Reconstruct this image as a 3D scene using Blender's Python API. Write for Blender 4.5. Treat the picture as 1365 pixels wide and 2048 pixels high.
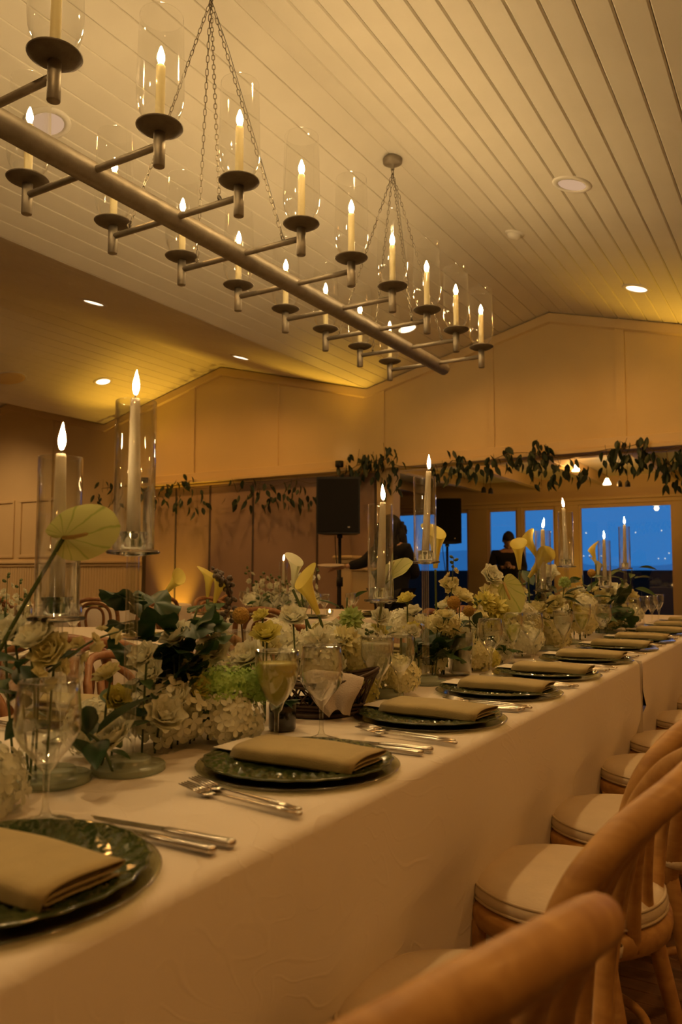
import bpy, math, random
from mathutils import Vector, Matrix
for o in list(bpy.data.objects): bpy.data.objects.remove(o, do_unlink=True)
C = bpy.context.scene.collection
SC = bpy.context.scene
PI = math.pi
# ---------------------------------------------------------------- camera
FPX = 1572.0                      # focal length in pixels of the 1365 x 2048 frame
CAM_Z = 1.085
YAW, PITCH, ROLL = math.radians(30.99), math.radians(4.498), math.radians(0.072)
cam_data = bpy.data.cameras.new('camera')
cam = bpy.data.objects.new('camera', cam_data); C.objects.link(cam)
_f = Vector((-math.sin(YAW) * math.cos(PITCH), math.cos(YAW) * math.cos(PITCH), math.sin(PITCH)))
_r = Vector((math.cos(YAW), math.sin(YAW), 0)); _u = _r.cross(_f)
_r2 = _r * math.cos(ROLL) + _u * math.sin(ROLL); _u2 = _u * math.cos(ROLL) - _r * math.sin(ROLL)
_m = Matrix((_r2, _u2, -_f)).transposed().to_4x4(); _m.translation = (0, 0, CAM_Z)
cam.matrix_world = _m
cam_data.sensor_fit = 'HORIZONTAL'; cam_data.sensor_width = 24.0
cam_data.lens = FPX * 24.0 / 1365.0
cam_data.clip_start = 0.03; cam_data.clip_end = 6000
cam_data.dof.use_dof = True; cam_data.dof.focus_distance = 2.3; cam_data.dof.aperture_fstop = 5.6
SC.camera = cam
# ---------------------------------------------------------------- view and render quality
SC.view_settings.view_transform = 'Standard'; SC.view_settings.look = 'None'
SC.view_settings.gamma = 1.0; SC.view_settings.use_curve_mapping = False
SC.view_settings.exposure = 1.12
SC.cycles.use_denoising = True
SC.cycles.sample_clamp_indirect = 4.0
SC.cycles.sample_clamp_direct = 0.0
SC.cycles.caustics_reflective = False; SC.cycles.caustics_refractive = False
SC.cycles.use_adaptive_sampling = True; SC.cycles.adaptive_threshold = 0.08; SC.cycles.adaptive_min_samples = 16
SC.cycles.max_bounces = 6; SC.cycles.diffuse_bounces = 3; SC.cycles.glossy_bounces = 3
SC.cycles.transmission_bounces = 6; SC.cycles.transparent_max_bounces = 20
# ---------------------------------------------------------------- dusk sky
W = bpy.data.worlds.new('dusk_sky'); SC.world = W; W.use_nodes = True
_b = W.node_tree.nodes['Background']
_b.inputs[0].default_value = (0.066, 0.37, 1.0, 1); _b.inputs[1].default_value = 0.25
# ---------------------------------------------------------------- levels of the room's own lights (each lamp is built further down)
BULB = 150.0         # chandelier candle bulbs
FLAME = 120.0         # candle flames
SPOT_W = 14.0        # recessed ceiling lights
WARM = (1.0, 0.44, 0.095)
GOLD = (1.0, 0.52, 0.04)

def _dir(px, py): return _r2 * ((px - 682.5) / FPX) - _u2 * ((py - 1024.0) / FPX) + _f
def at_z(px, py, z): v = _dir(px, py); t = (z - CAM_Z) / v.z; return Vector((v.x * t, v.y * t, z))
def at_y(px, py, y): v = _dir(px, py); t = y / v.y; return Vector((v.x * t, y, CAM_Z + v.z * t))
def at_x(px, py, x): v = _dir(px, py); t = x / v.x; return Vector((x, v.y * t, CAM_Z + v.z * t))
def at_d(px, py, dist): v = _dir(px, py); return v * dist + Vector((0, 0, CAM_Z))

# ---------------------------------------------------------------- materials
MATS = {}
def mat(name, col=(.8, .8, .8), rough=.5, metal=0, var=0, vscale=8, bump=0, bscale=60, spec=.5, emit=None, estr=0, sheen=0, coat=0, transl=0, bdetail=3):
    if name in MATS: return MATS[name]
    m = bpy.data.materials.new(name); m.use_nodes = True; nt = m.node_tree; N = nt.nodes; L = nt.links
    p = N['Principled BSDF']
    p.inputs['Base Color'].default_value = (*col, 1); p.inputs['Roughness'].default_value = rough
    p.inputs['Metallic'].default_value = metal; p.inputs['Specular IOR Level'].default_value = spec
    if coat: p.inputs['Coat Weight'].default_value = coat; p.inputs['Coat Roughness'].default_value = .12
    if sheen: p.inputs['Sheen Weight'].default_value = sheen
    tc = N.new('ShaderNodeTexCoord')
    if var:
        n = N.new('ShaderNodeTexNoise'); n.inputs['Scale'].default_value = vscale; n.inputs['Detail'].default_value = 4
        L.new(tc.outputs['Object'], n.inputs['Vector'])
        r = N.new('ShaderNodeValToRGB')
        r.color_ramp.elements[0].position = .3; r.color_ramp.elements[1].position = .7
        r.color_ramp.elements[0].color = (*[max(0, c * (1 - var)) for c in col], 1)
        r.color_ramp.elements[1].color = (*[min(1, c * (1 + var)) for c in col], 1)
        L.new(n.outputs['Fac'], r.inputs['Fac']); L.new(r.outputs['Color'], p.inputs['Base Color'])
    if bump:
        n = N.new('ShaderNodeTexNoise'); n.inputs['Scale'].default_value = bscale; n.inputs['Detail'].default_value = bdetail
        L.new(tc.outputs['Object'], n.inputs['Vector'])
        b = N.new('ShaderNodeBump'); b.inputs['Strength'].default_value = bump; b.inputs['Distance'].default_value = .01
        L.new(n.outputs['Fac'], b.inputs['Height']); L.new(b.outputs['Normal'], p.inputs['Normal'])
    if emit:
        p.inputs['Emission Color'].default_value = (*emit, 1); p.inputs['Emission Strength'].default_value = estr
    if transl:
        t = N.new('ShaderNodeBsdfTranslucent'); t.inputs['Color'].default_value = (*col, 1)
        mx = N.new('ShaderNodeMixShader'); mx.inputs[0].default_value = transl
        L.new(p.outputs[0], mx.inputs[1]); L.new(t.outputs[0], mx.inputs[2]); L.new(mx.outputs[0], N['Material Output'].inputs[0])
    MATS[name] = m; return m

def thin_glass(name, tint=(.97, .98, .97), edge=.55, rough=.01, base=.04, power=4.0):
    m = bpy.data.materials.new(name); m.use_nodes = True; nt = m.node_tree; N = nt.nodes; L = nt.links
    N.remove(N['Principled BSDF'])
    t = N.new('ShaderNodeBsdfTransparent'); t.inputs[0].default_value = (*tint, 1)
    g = N.new('ShaderNodeBsdfGlossy'); g.inputs['Color'].default_value = (1, 1, 1, 1); g.inputs['Roughness'].default_value = rough
    lw = N.new('ShaderNodeLayerWeight'); lw.inputs[0].default_value = .5
    pw = N.new('ShaderNodeMath'); pw.operation = 'POWER'; pw.inputs[1].default_value = power; L.new(lw.outputs['Facing'], pw.inputs[0])
    ml = N.new('ShaderNodeMath'); ml.operation = 'MULTIPLY_ADD'; ml.inputs[1].default_value = edge; ml.inputs[2].default_value = base; L.new(pw.outputs[0], ml.inputs[0])
    mx = N.new('ShaderNodeMixShader'); L.new(ml.outputs[0], mx.inputs[0]); L.new(t.outputs[0], mx.inputs[1]); L.new(g.outputs[0], mx.inputs[2])
    L.new(mx.outputs[0], N['Material Output'].inputs[0]); MATS[name] = m; return m

def solid_glass(name, tint=(.95, .97, .95), rough=.02, ior=1.46):
    m = bpy.data.materials.new(name); m.use_nodes = True; p = m.node_tree.nodes['Principled BSDF']
    p.inputs['Base Color'].default_value = (*tint, 1); p.inputs['Roughness'].default_value = rough
    p.inputs['Transmission Weight'].default_value = 1.0; p.inputs['IOR'].default_value = ior
    MATS[name] = m; return m

def wood(name, c1, c2, scale=(1.5, 14, 14), rough=.42, coat=0):
    m = bpy.data.materials.new(name); m.use_nodes = True; nt = m.node_tree; N = nt.nodes; L = nt.links; p = N['Principled BSDF']
    tc = N.new('ShaderNodeTexCoord'); mp = N.new('ShaderNodeMapping'); mp.inputs['Scale'].default_value = scale
    L.new(tc.outputs['Object'], mp.inputs[0])
    n = N.new('ShaderNodeTexNoise'); n.inputs['Scale'].default_value = 3; n.inputs['Detail'].default_value = 6; n.inputs['Distortion'].default_value = .6
    L.new(mp.outputs[0], n.inputs['Vector'])
    r = N.new('ShaderNodeValToRGB'); r.color_ramp.elements[0].position = .32; r.color_ramp.elements[1].position = .7
    r.color_ramp.elements[0].color = (*c1, 1); r.color_ramp.elements[1].color = (*c2, 1)
    L.new(n.outputs['Fac'], r.inputs[0]); L.new(r.outputs[0], p.inputs['Base Color'])
    p.inputs['Roughness'].default_value = rough
    if coat: p.inputs['Coat Weight'].default_value = coat; p.inputs['Coat Roughness'].default_value = .2
    MATS[name] = m; return m

def damask(name, col, rough=.75):
    # woven cloth: faint tone-on-tone leaf scrolls plus a fine weave
    m = bpy.data.materials.new(name); m.use_nodes = True; nt = m.node_tree; N = nt.nodes; L = nt.links; p = N['Principled BSDF']
    tc = N.new('ShaderNodeTexCoord')
    n = N.new('ShaderNodeTexNoise'); n.inputs['Scale'].default_value = 4.0; n.inputs['Detail'].default_value = 1.2; n.inputs['Distortion'].default_value = 1.3
    L.new(tc.outputs['Object'], n.inputs['Vector'])
    w = N.new('ShaderNodeMath'); w.operation = 'PINGPONG'; w.inputs[1].default_value = .06; L.new(n.outputs['Fac'], w.inputs[0])
    r = N.new('ShaderNodeValToRGB'); r.color_ramp.elements[0].position = 0; r.color_ramp.elements[1].position = .012
    r.color_ramp.elements[0].color = (1, 1, 1, 1); r.color_ramp.elements[1].color = (0, 0, 0, 1); L.new(w.outputs[0], r.inputs[0])
    fine = N.new('ShaderNodeTexNoise'); fine.inputs['Scale'].default_value = 420; fine.inputs['Detail'].default_value = 1; L.new(tc.outputs['Object'], fine.inputs['Vector'])
    ml = N.new('ShaderNodeMath'); ml.operation = 'MULTIPLY_ADD'; ml.inputs[1].default_value = .25; L.new(fine.outputs['Fac'], ml.inputs[0]); L.new(r.outputs[0], ml.inputs[2])
    b = N.new('ShaderNodeBump'); b.inputs['Strength'].default_value = .17; b.inputs['Distance'].default_value = .004
    L.new(ml.outputs[0], b.inputs['Height']); L.new(b.outputs['Normal'], p.inputs['Normal'])
    p.inputs['Base Color'].default_value = (*col, 1); p.inputs['Roughness'].default_value = rough; p.inputs['Sheen Weight'].default_value = .15
    MATS[name] = m; return m

def veined(name, c1, c2, k=7.0):
    # veins fanning out from the stalk
    m = bpy.data.materials.new(name); m.use_nodes = True; nt = m.node_tree; N = nt.nodes; L = nt.links; p = N['Principled BSDF']
    tc = N.new('ShaderNodeTexCoord'); sx = N.new('ShaderNodeSeparateXYZ'); L.new(tc.outputs['Object'], sx.inputs[0])
    def mth(op, a, b=None):
        n = N.new('ShaderNodeMath'); n.operation = op
        for i, q in enumerate((a, b)):
            if q is None: continue
            if isinstance(q, (int, float)): n.inputs[i].default_value = q
            else: L.new(q, n.inputs[i])
        return n.outputs[0]
    an = mth('ARCTAN2', sx.outputs[1], sx.outputs[0])
    nz = N.new('ShaderNodeTexNoise'); nz.inputs['Scale'].default_value = 26; L.new(tc.outputs['Object'], nz.inputs['Vector'])
    w = mth('ABSOLUTE', mth('SINE', mth('ADD', mth('MULTIPLY', an, k), mth('MULTIPLY', nz.outputs['Fac'], 1.6))))
    r = N.new('ShaderNodeValToRGB'); r.color_ramp.elements[0].position = .0; r.color_ramp.elements[1].position = .30
    r.color_ramp.elements[0].color = (*c2, 1); r.color_ramp.elements[1].color = (*c1, 1); L.new(w, r.inputs[0])
    L.new(r.outputs[0], p.inputs['Base Color']); p.inputs['Roughness'].default_value = .4
    t = N.new('ShaderNodeBsdfTranslucent'); L.new(r.outputs[0], t.inputs[0]); mx = N.new('ShaderNodeMixShader'); mx.inputs[0].default_value = .3
    L.new(p.outputs[0], mx.inputs[1]); L.new(t.outputs[0], mx.inputs[2]); L.new(mx.outputs[0], N['Material Output'].inputs[0])
    MATS[name] = m; return m

def emitter(name, col, s):
    m = bpy.data.materials.new(name); m.use_nodes = True; nt = m.node_tree; N = nt.nodes
    N.remove(N['Principled BSDF']); e = N.new('ShaderNodeEmission'); e.inputs[0].default_value = (*col, 1); e.inputs[1].default_value = s
    nt.links.new(e.outputs[0], N['Material Output'].inputs[0]); MATS[name] = m; return m

def drink(name, col, tint, solid, bump=0.0):
    m = mat(name, col, .25, spec=.6, bump=bump, bscale=110); nt = m.node_tree; N = nt.nodes; L = nt.links; p = N['Principled BSDF']
    t = N.new('ShaderNodeBsdfTransparent'); t.inputs[0].default_value = (*tint, 1); mx = N.new('ShaderNodeMixShader'); mx.inputs[0].default_value = solid
    L.new(t.outputs[0], mx.inputs[1]); L.new(p.outputs[0], mx.inputs[2]); L.new(mx.outputs[0], N['Material Output'].inputs[0])
PAINT = (.80, .755, .65)
mat('ceiling_paint', PAINT, .6, var=.03, vscale=3)
mat('wall_paint', (.74, .57, .30), .7, var=.03, vscale=2, bump=.05, bscale=200)
mat('trim_paint', (.74, .57, .31), .5)
mat('partition', (.36, .25, .20), .75, var=.05, vscale=3, bump=.1, bscale=300)
mat('seam', (.10, .08, .07), .7)
damask('tablecloth', (.80, .74, .66))
mat('napkin', (.46, .38, .19), .9, var=.06, vscale=30, bump=.25, bscale=500, sheen=.2)
mat('linen', (.50, .43, .36), .9, var=.04, vscale=20, bump=.3, bscale=300)
mat('paper', (.86, .83, .76), .7)
mat('ink', (.22, .20, .16), .8)
mat('cushion', (.70, .60, .46), .55, var=.04, vscale=14, bump=.08, bscale=120)
mat('piping', (.62, .52, .38), .55)
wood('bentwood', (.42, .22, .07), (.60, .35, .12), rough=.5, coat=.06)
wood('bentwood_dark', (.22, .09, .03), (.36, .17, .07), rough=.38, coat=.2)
wood('floor_wood', (.13, .065, .03), (.22, .12, .06), scale=(2, 18, 4), rough=.4)
mat('pewter', (.30, .26, .20), .5, metal=.6, var=.12, vscale=22, bump=.08, bscale=90)
mat('pewter_dark', (.17, .14, .10), .6, metal=.4, var=.12, vscale=30, bump=.1, bscale=90)
mat('chain_metal', (.20, .17, .12), .4, metal=.9)
mat('sleeve', (.92, .84, .56), .45, spec=.4, transl=.35)
mat('silver', (.62, .58, .52), .22, metal=1, var=.1, vscale=120)
thin_glass('shade_glass', (.965, .965, .955), edge=.95, base=.05, rough=.07, power=2.6)
thin_glass('wine_glass', (.97, .98, .96), edge=1.0, base=.07, rough=.04, power=2.0)
thin_glass('cylinder_glass', (.955, .96, .95), edge=1.0, base=.06, rough=.04, power=2.6)

thin_glass('charger_clear', (.86, .87, .74), edge=.6, base=.10, rough=.08, power=2.0)
thin_glass('pane_glass', (.92, .95, .97), edge=.5, base=.05)
solid_glass('crystal', (.94, .96, .93))
mat('frosted_base', (.36, .40, .34), .18, spec=.6)
mat('green_glass', (.040, .062, .020), .10, var=.3, vscale=18, spec=.8, coat=.8)
mat('charger_glass', (.50, .47, .34), .15, spec=.6)
mat('wax', (.95, .90, .78), .45, transl=.55)
mat('wick', (.03, .025, .02), .9)
emitter('bulb_light', (1.0, .66, .29), BULB)
emitter('flame_light', (1.0, .62, .26), FLAME)
emitter('tealight_light', (1.0, .55, .17), 30)
emitter('lamp_lens', (1.0, .74, .45), 1.6)
emitter('lamp_lens_soft', (1.0, .62, .36), .26)
emitter('pendant_light', (1.0, .72, .34), 6.0)
emitter('shore_light', (1.0, .85, .6), .9)
mat('black_plastic', (.006, .006, .006), .55)
mat('black_cloth', (.007, .007, .008), .9)
mat('black_trousers', (.010, .010, .012), .9)
mat('hair_dark', (.008, .006, .005), .75, bump=.6, bscale=70)
mat('hair_black', (.010, .008, .007), .7, bump=.5, bscale=90)
mat('skin', (.50, .30, .20), .55)
mat('lips', (.36, .16, .12), .5)
mat('eye', (.02, .015, .012), .3)
mat('plate_china', (.70, .62, .54), .3)
mat('wicker', (.055, .030, .015), .6, var=.3, vscale=60)
mat('jar_dark', (.012, .012, .010), .12, spec=.6, coat=.5)
mat('petal_white', (.88, .88, .72), .6, transl=.30)
mat('petal_cream', (.86, .82, .50), .6, transl=.30)
mat('petal_yellow', (.78, .74, .24), .6, transl=.28)
mat('petal_calla', (.82, .72, .17), .5, transl=.32)
mat('petal_calla_white', (.82, .84, .62), .5, transl=.30)
mat('petal_green', (.52, .66, .28), .6, transl=.3)
mat('petal_lime', (.46, .68, .20), .6, transl=.3)
mat('petal_ochre', (.48, .28, .05), .8, bump=1.0, bscale=260)
mat('leaf_dark', (.022, .060, .020), .42, var=.25, vscale=20, transl=.12)
mat('leaf_mid', (.050, .110, .030), .45, var=.2, vscale=20, transl=.18)
mat('leaf_garland', (.018, .036, .016), .5, var=.3, vscale=16, transl=.12)
mat('leaf_grey', (.085, .090, .062), .6, var=.2, vscale=20)
mat('stem_green', (.07, .11, .03), .5)
mat('stem_brown', (.10, .06, .03), .6)
mat('berry', (.12, .10, .085), .5)
veined('anthurium', (.62, .64, .24), (.34, .44, .10))
mat('spadix', (.45, .30, .08), .6, bump=.5, bscale=300)
drink('drink_yellow', (.80, .78, .30), (.90, .80, .40), .6)
drink('drink_pale', (.55, .60, .30), (.90, .90, .62), .22)
drink('base_glass', (.50, .56, .46), (.80, .86, .78), .5)
drink('ice_water', (.80, .82, .72), (.96, .96, .92), .45, 1.0)
mat('plastic_white', (.78, .75, .68), .5)
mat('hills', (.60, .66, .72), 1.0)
mat('parapet', (.008, .008, .009), .8)
mat('floor_far', (.10, .06, .03), .5)

# ---------------------------------------------------------------- mesh builder
class MB:
    def __init__(s): s.v = []; s.f = []
    def add(s, v, f):
        o = len(s.v); s.v += [tuple(p) for p in v]; s.f += [tuple(i + o for i in q) for q in f]; return s
    def box(s, x0, x1, y0, y1, z0, z1):
        v = [(x, y, z) for z in (z0, z1) for y in (y0, y1) for x in (x0, x1)]
        return s.add(v, [(0, 2, 3, 1), (4, 5, 7, 6), (0, 1, 5, 4), (2, 6, 7, 3), (0, 4, 6, 2), (1, 3, 7, 5)])
    def cbox(s, x0, x1, y0, y1, z0, z1, c):
        # box with chamfered edges: top and bottom rings inset
        def ring(z, i): return [(x0 + i, y0 + i, z), (x1 - i, y0 + i, z), (x1 - i, y1 - i, z), (x0 + i, y1 - i, z)]
        v = ring(z0, c) + ring(z0 + c, 0) + ring(z1 - c, 0) + ring(z1, c); f = [(3, 2, 1, 0), (12, 13, 14, 15)]
        for k in range(3):
            for i in range(4): j = (i + 1) % 4; f.append((k * 4 + i, k * 4 + j, k * 4 + 4 + j, k * 4 + 4 + i))
        return s.add(v, f)
    def lathe(s, prof, n=24, c=(0, 0), mod=None, close=False):
        v = []; f = []
        for k, (r, z) in enumerate(prof):
            for i in range(n):
                a = 2 * PI * i / n; rr, zz = (r, z) if mod is None else mod(r, z, a, k)
                v.append((c[0] + rr * math.cos(a), c[1] + rr * math.sin(a), zz))
        for k in range(len(prof) - 1):
            for i in range(n): j = (i + 1) % n; f.append((k * n + i, k * n + j, k * n + n + j, k * n + n + i))
        if close:
            f.append(tuple(reversed(range(n)))); f.append(tuple(range((len(prof) - 1) * n, len(prof) * n)))
        return s.add(v, f)
    def tube(s, pts, rad, n=8, cap=True, flat=1.0):
        pts = [Vector(p) for p in pts]; m = len(pts)
        if not hasattr(rad, '__len__'): rad = [rad] * m
        v = []; f = []; prev = None
        for i, p in enumerate(pts):
            t = (pts[min(i + 1, m - 1)] - pts[max(i - 1, 0)])
            if t.length < 1e-9: t = Vector((0, 0, 1))
            t.normalize()
            if prev is None:
                a = Vector((0, 0, 1)) if abs(t.z) < .9 else Vector((1, 0, 0)); nrm = t.cross(a).normalized()
            else:
                nrm = (prev - t * prev.dot(t))
                nrm = nrm.normalized() if nrm.length > 1e-6 else t.orthogonal().normalized()
            prev = nrm; bn = t.cross(nrm)
            for k in range(n):
                a = 2 * PI * k / n; v.append(p + (nrm * math.cos(a) + bn * math.sin(a) * flat) * rad[i])
        for i in range(m - 1):
            for k in range(n): j = (k + 1) % n; f.append((i * n + k, i * n + j, i * n + n + j, i * n + n + k))
        if cap: f.append(tuple(reversed(range(n)))); f.append(tuple(range((m - 1) * n, m * n)))
        return s.add(v, f)
    def loop(s, pts, r, n=6):
        pts = [Vector(p) for p in pts]; m = len(pts); v = []; f = []
        c = sum(pts, Vector()) / m; nn = Vector()
        for i in range(m): nn += (pts[i] - c).cross(pts[(i + 1) % m] - c)
        nn.normalize()
        for i, p in enumerate(pts):
            t = (pts[(i + 1) % m] - pts[i - 1]).normalized(); b = t.cross(nn)
            for k in range(n): a = 2 * PI * k / n; v.append(p + (nn * math.cos(a) + b * math.sin(a)) * r)
        for i in range(m):
            for k in range(n): i2 = (i + 1) % m; j = (k + 1) % n; f.append((i * n + k, i * n + j, i2 * n + j, i2 * n + k))
        return s.add(v, f)
    def ball(s, c, r, n=10, m=7, sq=(1, 1, 1)):
        v = [(c[0], c[1], c[2] - r * sq[2])]; f = []
        for k in range(1, m):
            b = -PI / 2 + PI * k / m
            for i in range(n): a = 2 * PI * i / n; v.append((c[0] + r * sq[0] * math.cos(b) * math.cos(a), c[1] + r * sq[1] * math.cos(b) * math.sin(a), c[2] + r * sq[2] * math.sin(b)))
        v.append((c[0], c[1], c[2] + r * sq[2])); e = len(v) - 1
        for i in range(n): j = (i + 1) % n; f.append((0, 1 + j, 1 + i)); f.append((e, e - n + i, e - n + j))
        for k in range(m - 2):
            for i in range(n): j = (i + 1) % n; f.append((1 + k * n + i, 1 + k * n + j, 1 + k * n + n + j, 1 + k * n + n + i))
        return s.add(v, f)
    def grid(s, fn, nu, nv):
        v = [fn(i / nu, j / nv) for j in range(nv + 1) for i in range(nu + 1)]
        f = [(j * (nu + 1) + i, j * (nu + 1) + i + 1, (j + 1) * (nu + 1) + i + 1, (j + 1) * (nu + 1) + i) for j in range(nv) for i in range(nu)]
        return s.add(v, f)
    def put(s, other, M):
        return s.add([M @ Vector(p) for p in other.v], other.f)
    def mesh(s, name, m, smooth=True):
        me = bpy.data.meshes.new(name); me.from_pydata(s.v, [], s.f); me.validate(); me.update()
        if smooth: me.polygons.foreach_set('use_smooth', [True] * len(me.polygons))
        if m: me.materials.append(MATS[m])
        return me

def obj(name, data, parent=None, loc=(0, 0, 0), rot=(0, 0, 0), scale=None):
    o = bpy.data.objects.new(name, data); C.objects.link(o); o.location = loc; o.rotation_euler = rot
    if scale is not None: o.scale = (scale,) * 3 if isinstance(scale, (int, float)) else scale
    if parent: o.parent = parent
    return o
def part(name, mb, m, parent, smooth=True, **k): return obj(name, mb.mesh(name, m, smooth), parent, **k)
def tag(o, label, cat, group=None, kind=None):
    o['label'] = label; o['category'] = cat
    if group: o['group'] = group
    if kind: o['kind'] = kind
    return o
def thing(name, label, cat, loc=(0, 0, 0), rz=0, group=None): return tag(obj(name, None, loc=loc, rot=(0, 0, rz)), label, cat, group)
def struct(name, mb, m, smooth=False, parent=None, **k):
    o = obj(name, mb.mesh(name, m, smooth) if mb else None, parent, **k)
    if not parent: o['kind'] = 'structure'
    return o
def dup(root, loc=None, rz=None, label=None, group=None, parent=None, scale=None):
    r = root.copy(); C.objects.link(r); r.parent = parent
    for ch in list(root.children): dup(ch, parent=r)
    if loc is not None: r.location = loc
    if rz is not None: r.rotation_euler = (0, 0, rz)
    if scale is not None: r.scale = (scale,) * 3
    if label: r['label'] = label
    if group: r['group'] = group
    return r
ORD = ['nearest', 'second', 'third', 'fourth', 'fifth', 'sixth', 'seventh', 'eighth', 'ninth', 'tenth', 'eleventh', 'twelfth', 'thirteenth', 'fourteenth', 'fifteenth', 'sixteenth', 'seventeenth', 'eighteenth', 'nineteenth', 'twentieth', 'twenty-first', 'twenty-second', 'twenty-third', 'twenty-fourth', 'twenty-fifth', 'twenty-sixth', 'twenty-seventh', 'twenty-eighth', 'twenty-ninth', 'thirtieth', 'thirty-first', 'thirty-second', 'thirty-third', 'thirty-fourth', 'thirty-fifth', 'thirty-sixth', 'thirty-seventh', 'thirty-eighth', 'thirty-ninth', 'fortieth']
def bez(p, n=8):
    # Catmull-Rom through the points
    p = [Vector(q) for q in p]; out = []
    for i in range(len(p) - 1):
        a, b, c, d = p[max(i - 1, 0)], p[i], p[i + 1], p[min(i + 2, len(p) - 1)]
        for k in range(n):
            t = k / n; out.append(.5 * ((2 * b) + (c - a) * t + (2 * a - 5 * b + 4 * c - d) * t * t + (3 * b - a - 3 * c + d) * t ** 3))
    out.append(p[-1]); return out
def orient(z, spin=0, loc=(0, 0, 0), scale=1):
    q = Vector(z).normalized().to_track_quat('Z', 'Y').to_matrix().to_4x4()
    return Matrix.Translation(Vector(loc)) @ q @ Matrix.Rotation(spin, 4, 'Z') @ Matrix.Scale(scale, 4)
def lamp(name, kind, loc, energy, col, parent=None, size=.03, aim=None, cone=None, blend=.5):
    d = bpy.data.lights.new(name, kind); d.energy = energy; d.color = col
    if kind in ('POINT', 'SPOT'): d.shadow_soft_size = size
    if kind == 'SPOT': d.spot_size = cone or 1.5; d.spot_blend = blend
    o = bpy.data.objects.new(name, d); C.objects.link(o); o.location = loc
    if aim is not None: o.rotation_euler = Vector(aim).to_track_quat('-Z', 'Y').to_euler()
    if parent: o.parent = parent
    return o
# ================================================================= THE ROOM
WY = 8.0                                         # far wall
RX, RZ = -2.264, 3.81                            # ridge over the long table
VX, VZ = -4.445, 3.265                           # valley
R2X, R2Z = -6.65, 3.83; V2X, V2Z = -8.85, 3.27; R3X, R3Z = -11.05, 3.83
EX, EZ = 2.3, 2.60                               # right eave
Y0 = -4.0
prof = [(EX, EZ), (RX, RZ), (VX, VZ), (R2X, R2Z), (V2X, V2Z), (R3X, R3Z), (-13.2, 3.3)]
def ceil_z(x):
    for (a, za), (b, zb) in zip(prof, prof[1:]):
        if b <= x <= a: return za + (zb - za) * (x - a) / (b - a)
    return 3.3
# floor
b = MB().box(-13.2, EX, Y0, 14, -.06, -.012); floor = struct('floor', b, 'floor_far')
bd = MB().cbox(-1.15, 1.15, -.0275, .0275, -.012, 0, .0022).mesh('floor_board', 'floor_wood', False)
for i in range(56): obj('floor_board', bd, floor, loc=(.1, 1.30 + i * .057, 0))
# ceiling backing and planks
b = MB()
for (xa, za), (xb, zb) in zip(prof, prof[1:]):
    b.add([(xa, Y0, za + .05), (xb, Y0, zb + .05), (xb, WY + .1, zb + .05), (xa, WY + .1, za + .05), (xa, Y0, za + .022), (xb, Y0, zb + .022), (xb, WY + .1, zb + .022), (xa, WY + .1, za + .022)],
          [(0, 1, 2, 3), (7, 6, 5, 4), (0, 4, 5, 1), (3, 2, 6, 7)])
ceiling = struct('ceiling', b, 'ceiling_paint')
def slope(xa, za, xb, zb, step=.145, g=.0045, c=.007):
    L = math.hypot(xb - xa, zb - za); n = max(1, round(L / step)); w = L / n; ang = math.atan2(zb - za, xb - xa)
    h = w / 2 - g / 2; Y1 = WY
    sec = [(-h, .0), (-h, -.016 + c), (-h + c, -.016), (h - c, -.016), (h, -.016 + c), (h, 0)]   # v-groove edges, face down
    v = [(u, y, t) for y in (Y0, Y1) for u, t in sec]; k = len(sec)
    f = [tuple(range(k)), tuple(reversed(range(k, 2 * k)))] + [(i, k + i, k + (i + 1) % k, (i + 1) % k) for i in range(k)]
    me = MB().add(v, f).mesh('plank', 'ceiling_paint', False)
    if zb - za < 0 and xb > xa: pass
    for i in range(n):
        t = (i + .5) / n
        obj('plank', me, ceiling, loc=(xa + (xb - xa) * t, 0, za + (zb - za) * t + .016), rot=(0, -ang, 0))
slope(RX, RZ, EX, EZ); slope(VX, VZ, RX, RZ, .145, .002, .004); slope(R2X, R2Z, VX, VZ, .145, .002, .003); slope(V2X, V2Z, R2X, R2Z, .145, .002, .003); slope(R3X, R3Z, V2X, V2Z, .145, .002, .003)
# far wall: upper band over the rail, solid part further along
HZ = 2.315
def wall_band(x0, x1, zlo, y0, y1):
    xs = sorted({x0, x1} | {x for x, z in prof if x0 < x < x1}); b = MB()
    for a, c in zip(xs, xs[1:]):
        za, zc = ceil_z(a) + .03, ceil_z(c) + .03
        b.add([(a, y0, zlo), (c, y0, zlo), (c, y0, zc), (a, y0, za), (a, y1, zlo), (c, y1, zlo), (c, y1, zc), (a, y1, za)],
              [(0, 1, 2, 3), (7, 6, 5, 4), (0, 4, 5, 1)])
    return b
b = wall_band(-8.05, EX, HZ, WY, WY + .22); wall_far = struct('wall_far', b, 'wall_paint')
wall_far2 = struct('wall_far_solid', wall_band(-13.2, -8.05, 0, WY, WY + .22), 'wall_paint')
struct('wall_right', MB().box(EX, EX + .1, Y0, 14, 0, 3.0), 'wall_paint')
struct('wall_left', MB().box(-13.3, -13.2, Y0, WY, 0, 3.9), 'wall_paint')
struct('wall_back', MB().box(-13.2, EX, Y0 - .1, Y0, 0, 4.0), 'wall_paint')
# flat battens on the upper wall
for x, w in ((-4.345, .27), (-2.904, .05), (-1.57, .09), (-.25, .05), (-5.749, .06), (-7.161, .10), (-8.60, .06), (-10.0, .06)):
    zlo = HZ if x > -8.05 else 1.35
    z1 = min(ceil_z(x - w / 2), ceil_z(x + w / 2)) - .05
    struct('batten', MB().cbox(-w / 2, w / 2, -.022, 0.0, zlo + .10, z1, .003), 'wall_paint', parent=wall_far if x > -8.05 else wall_far2, loc=(x, WY, 0))
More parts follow.
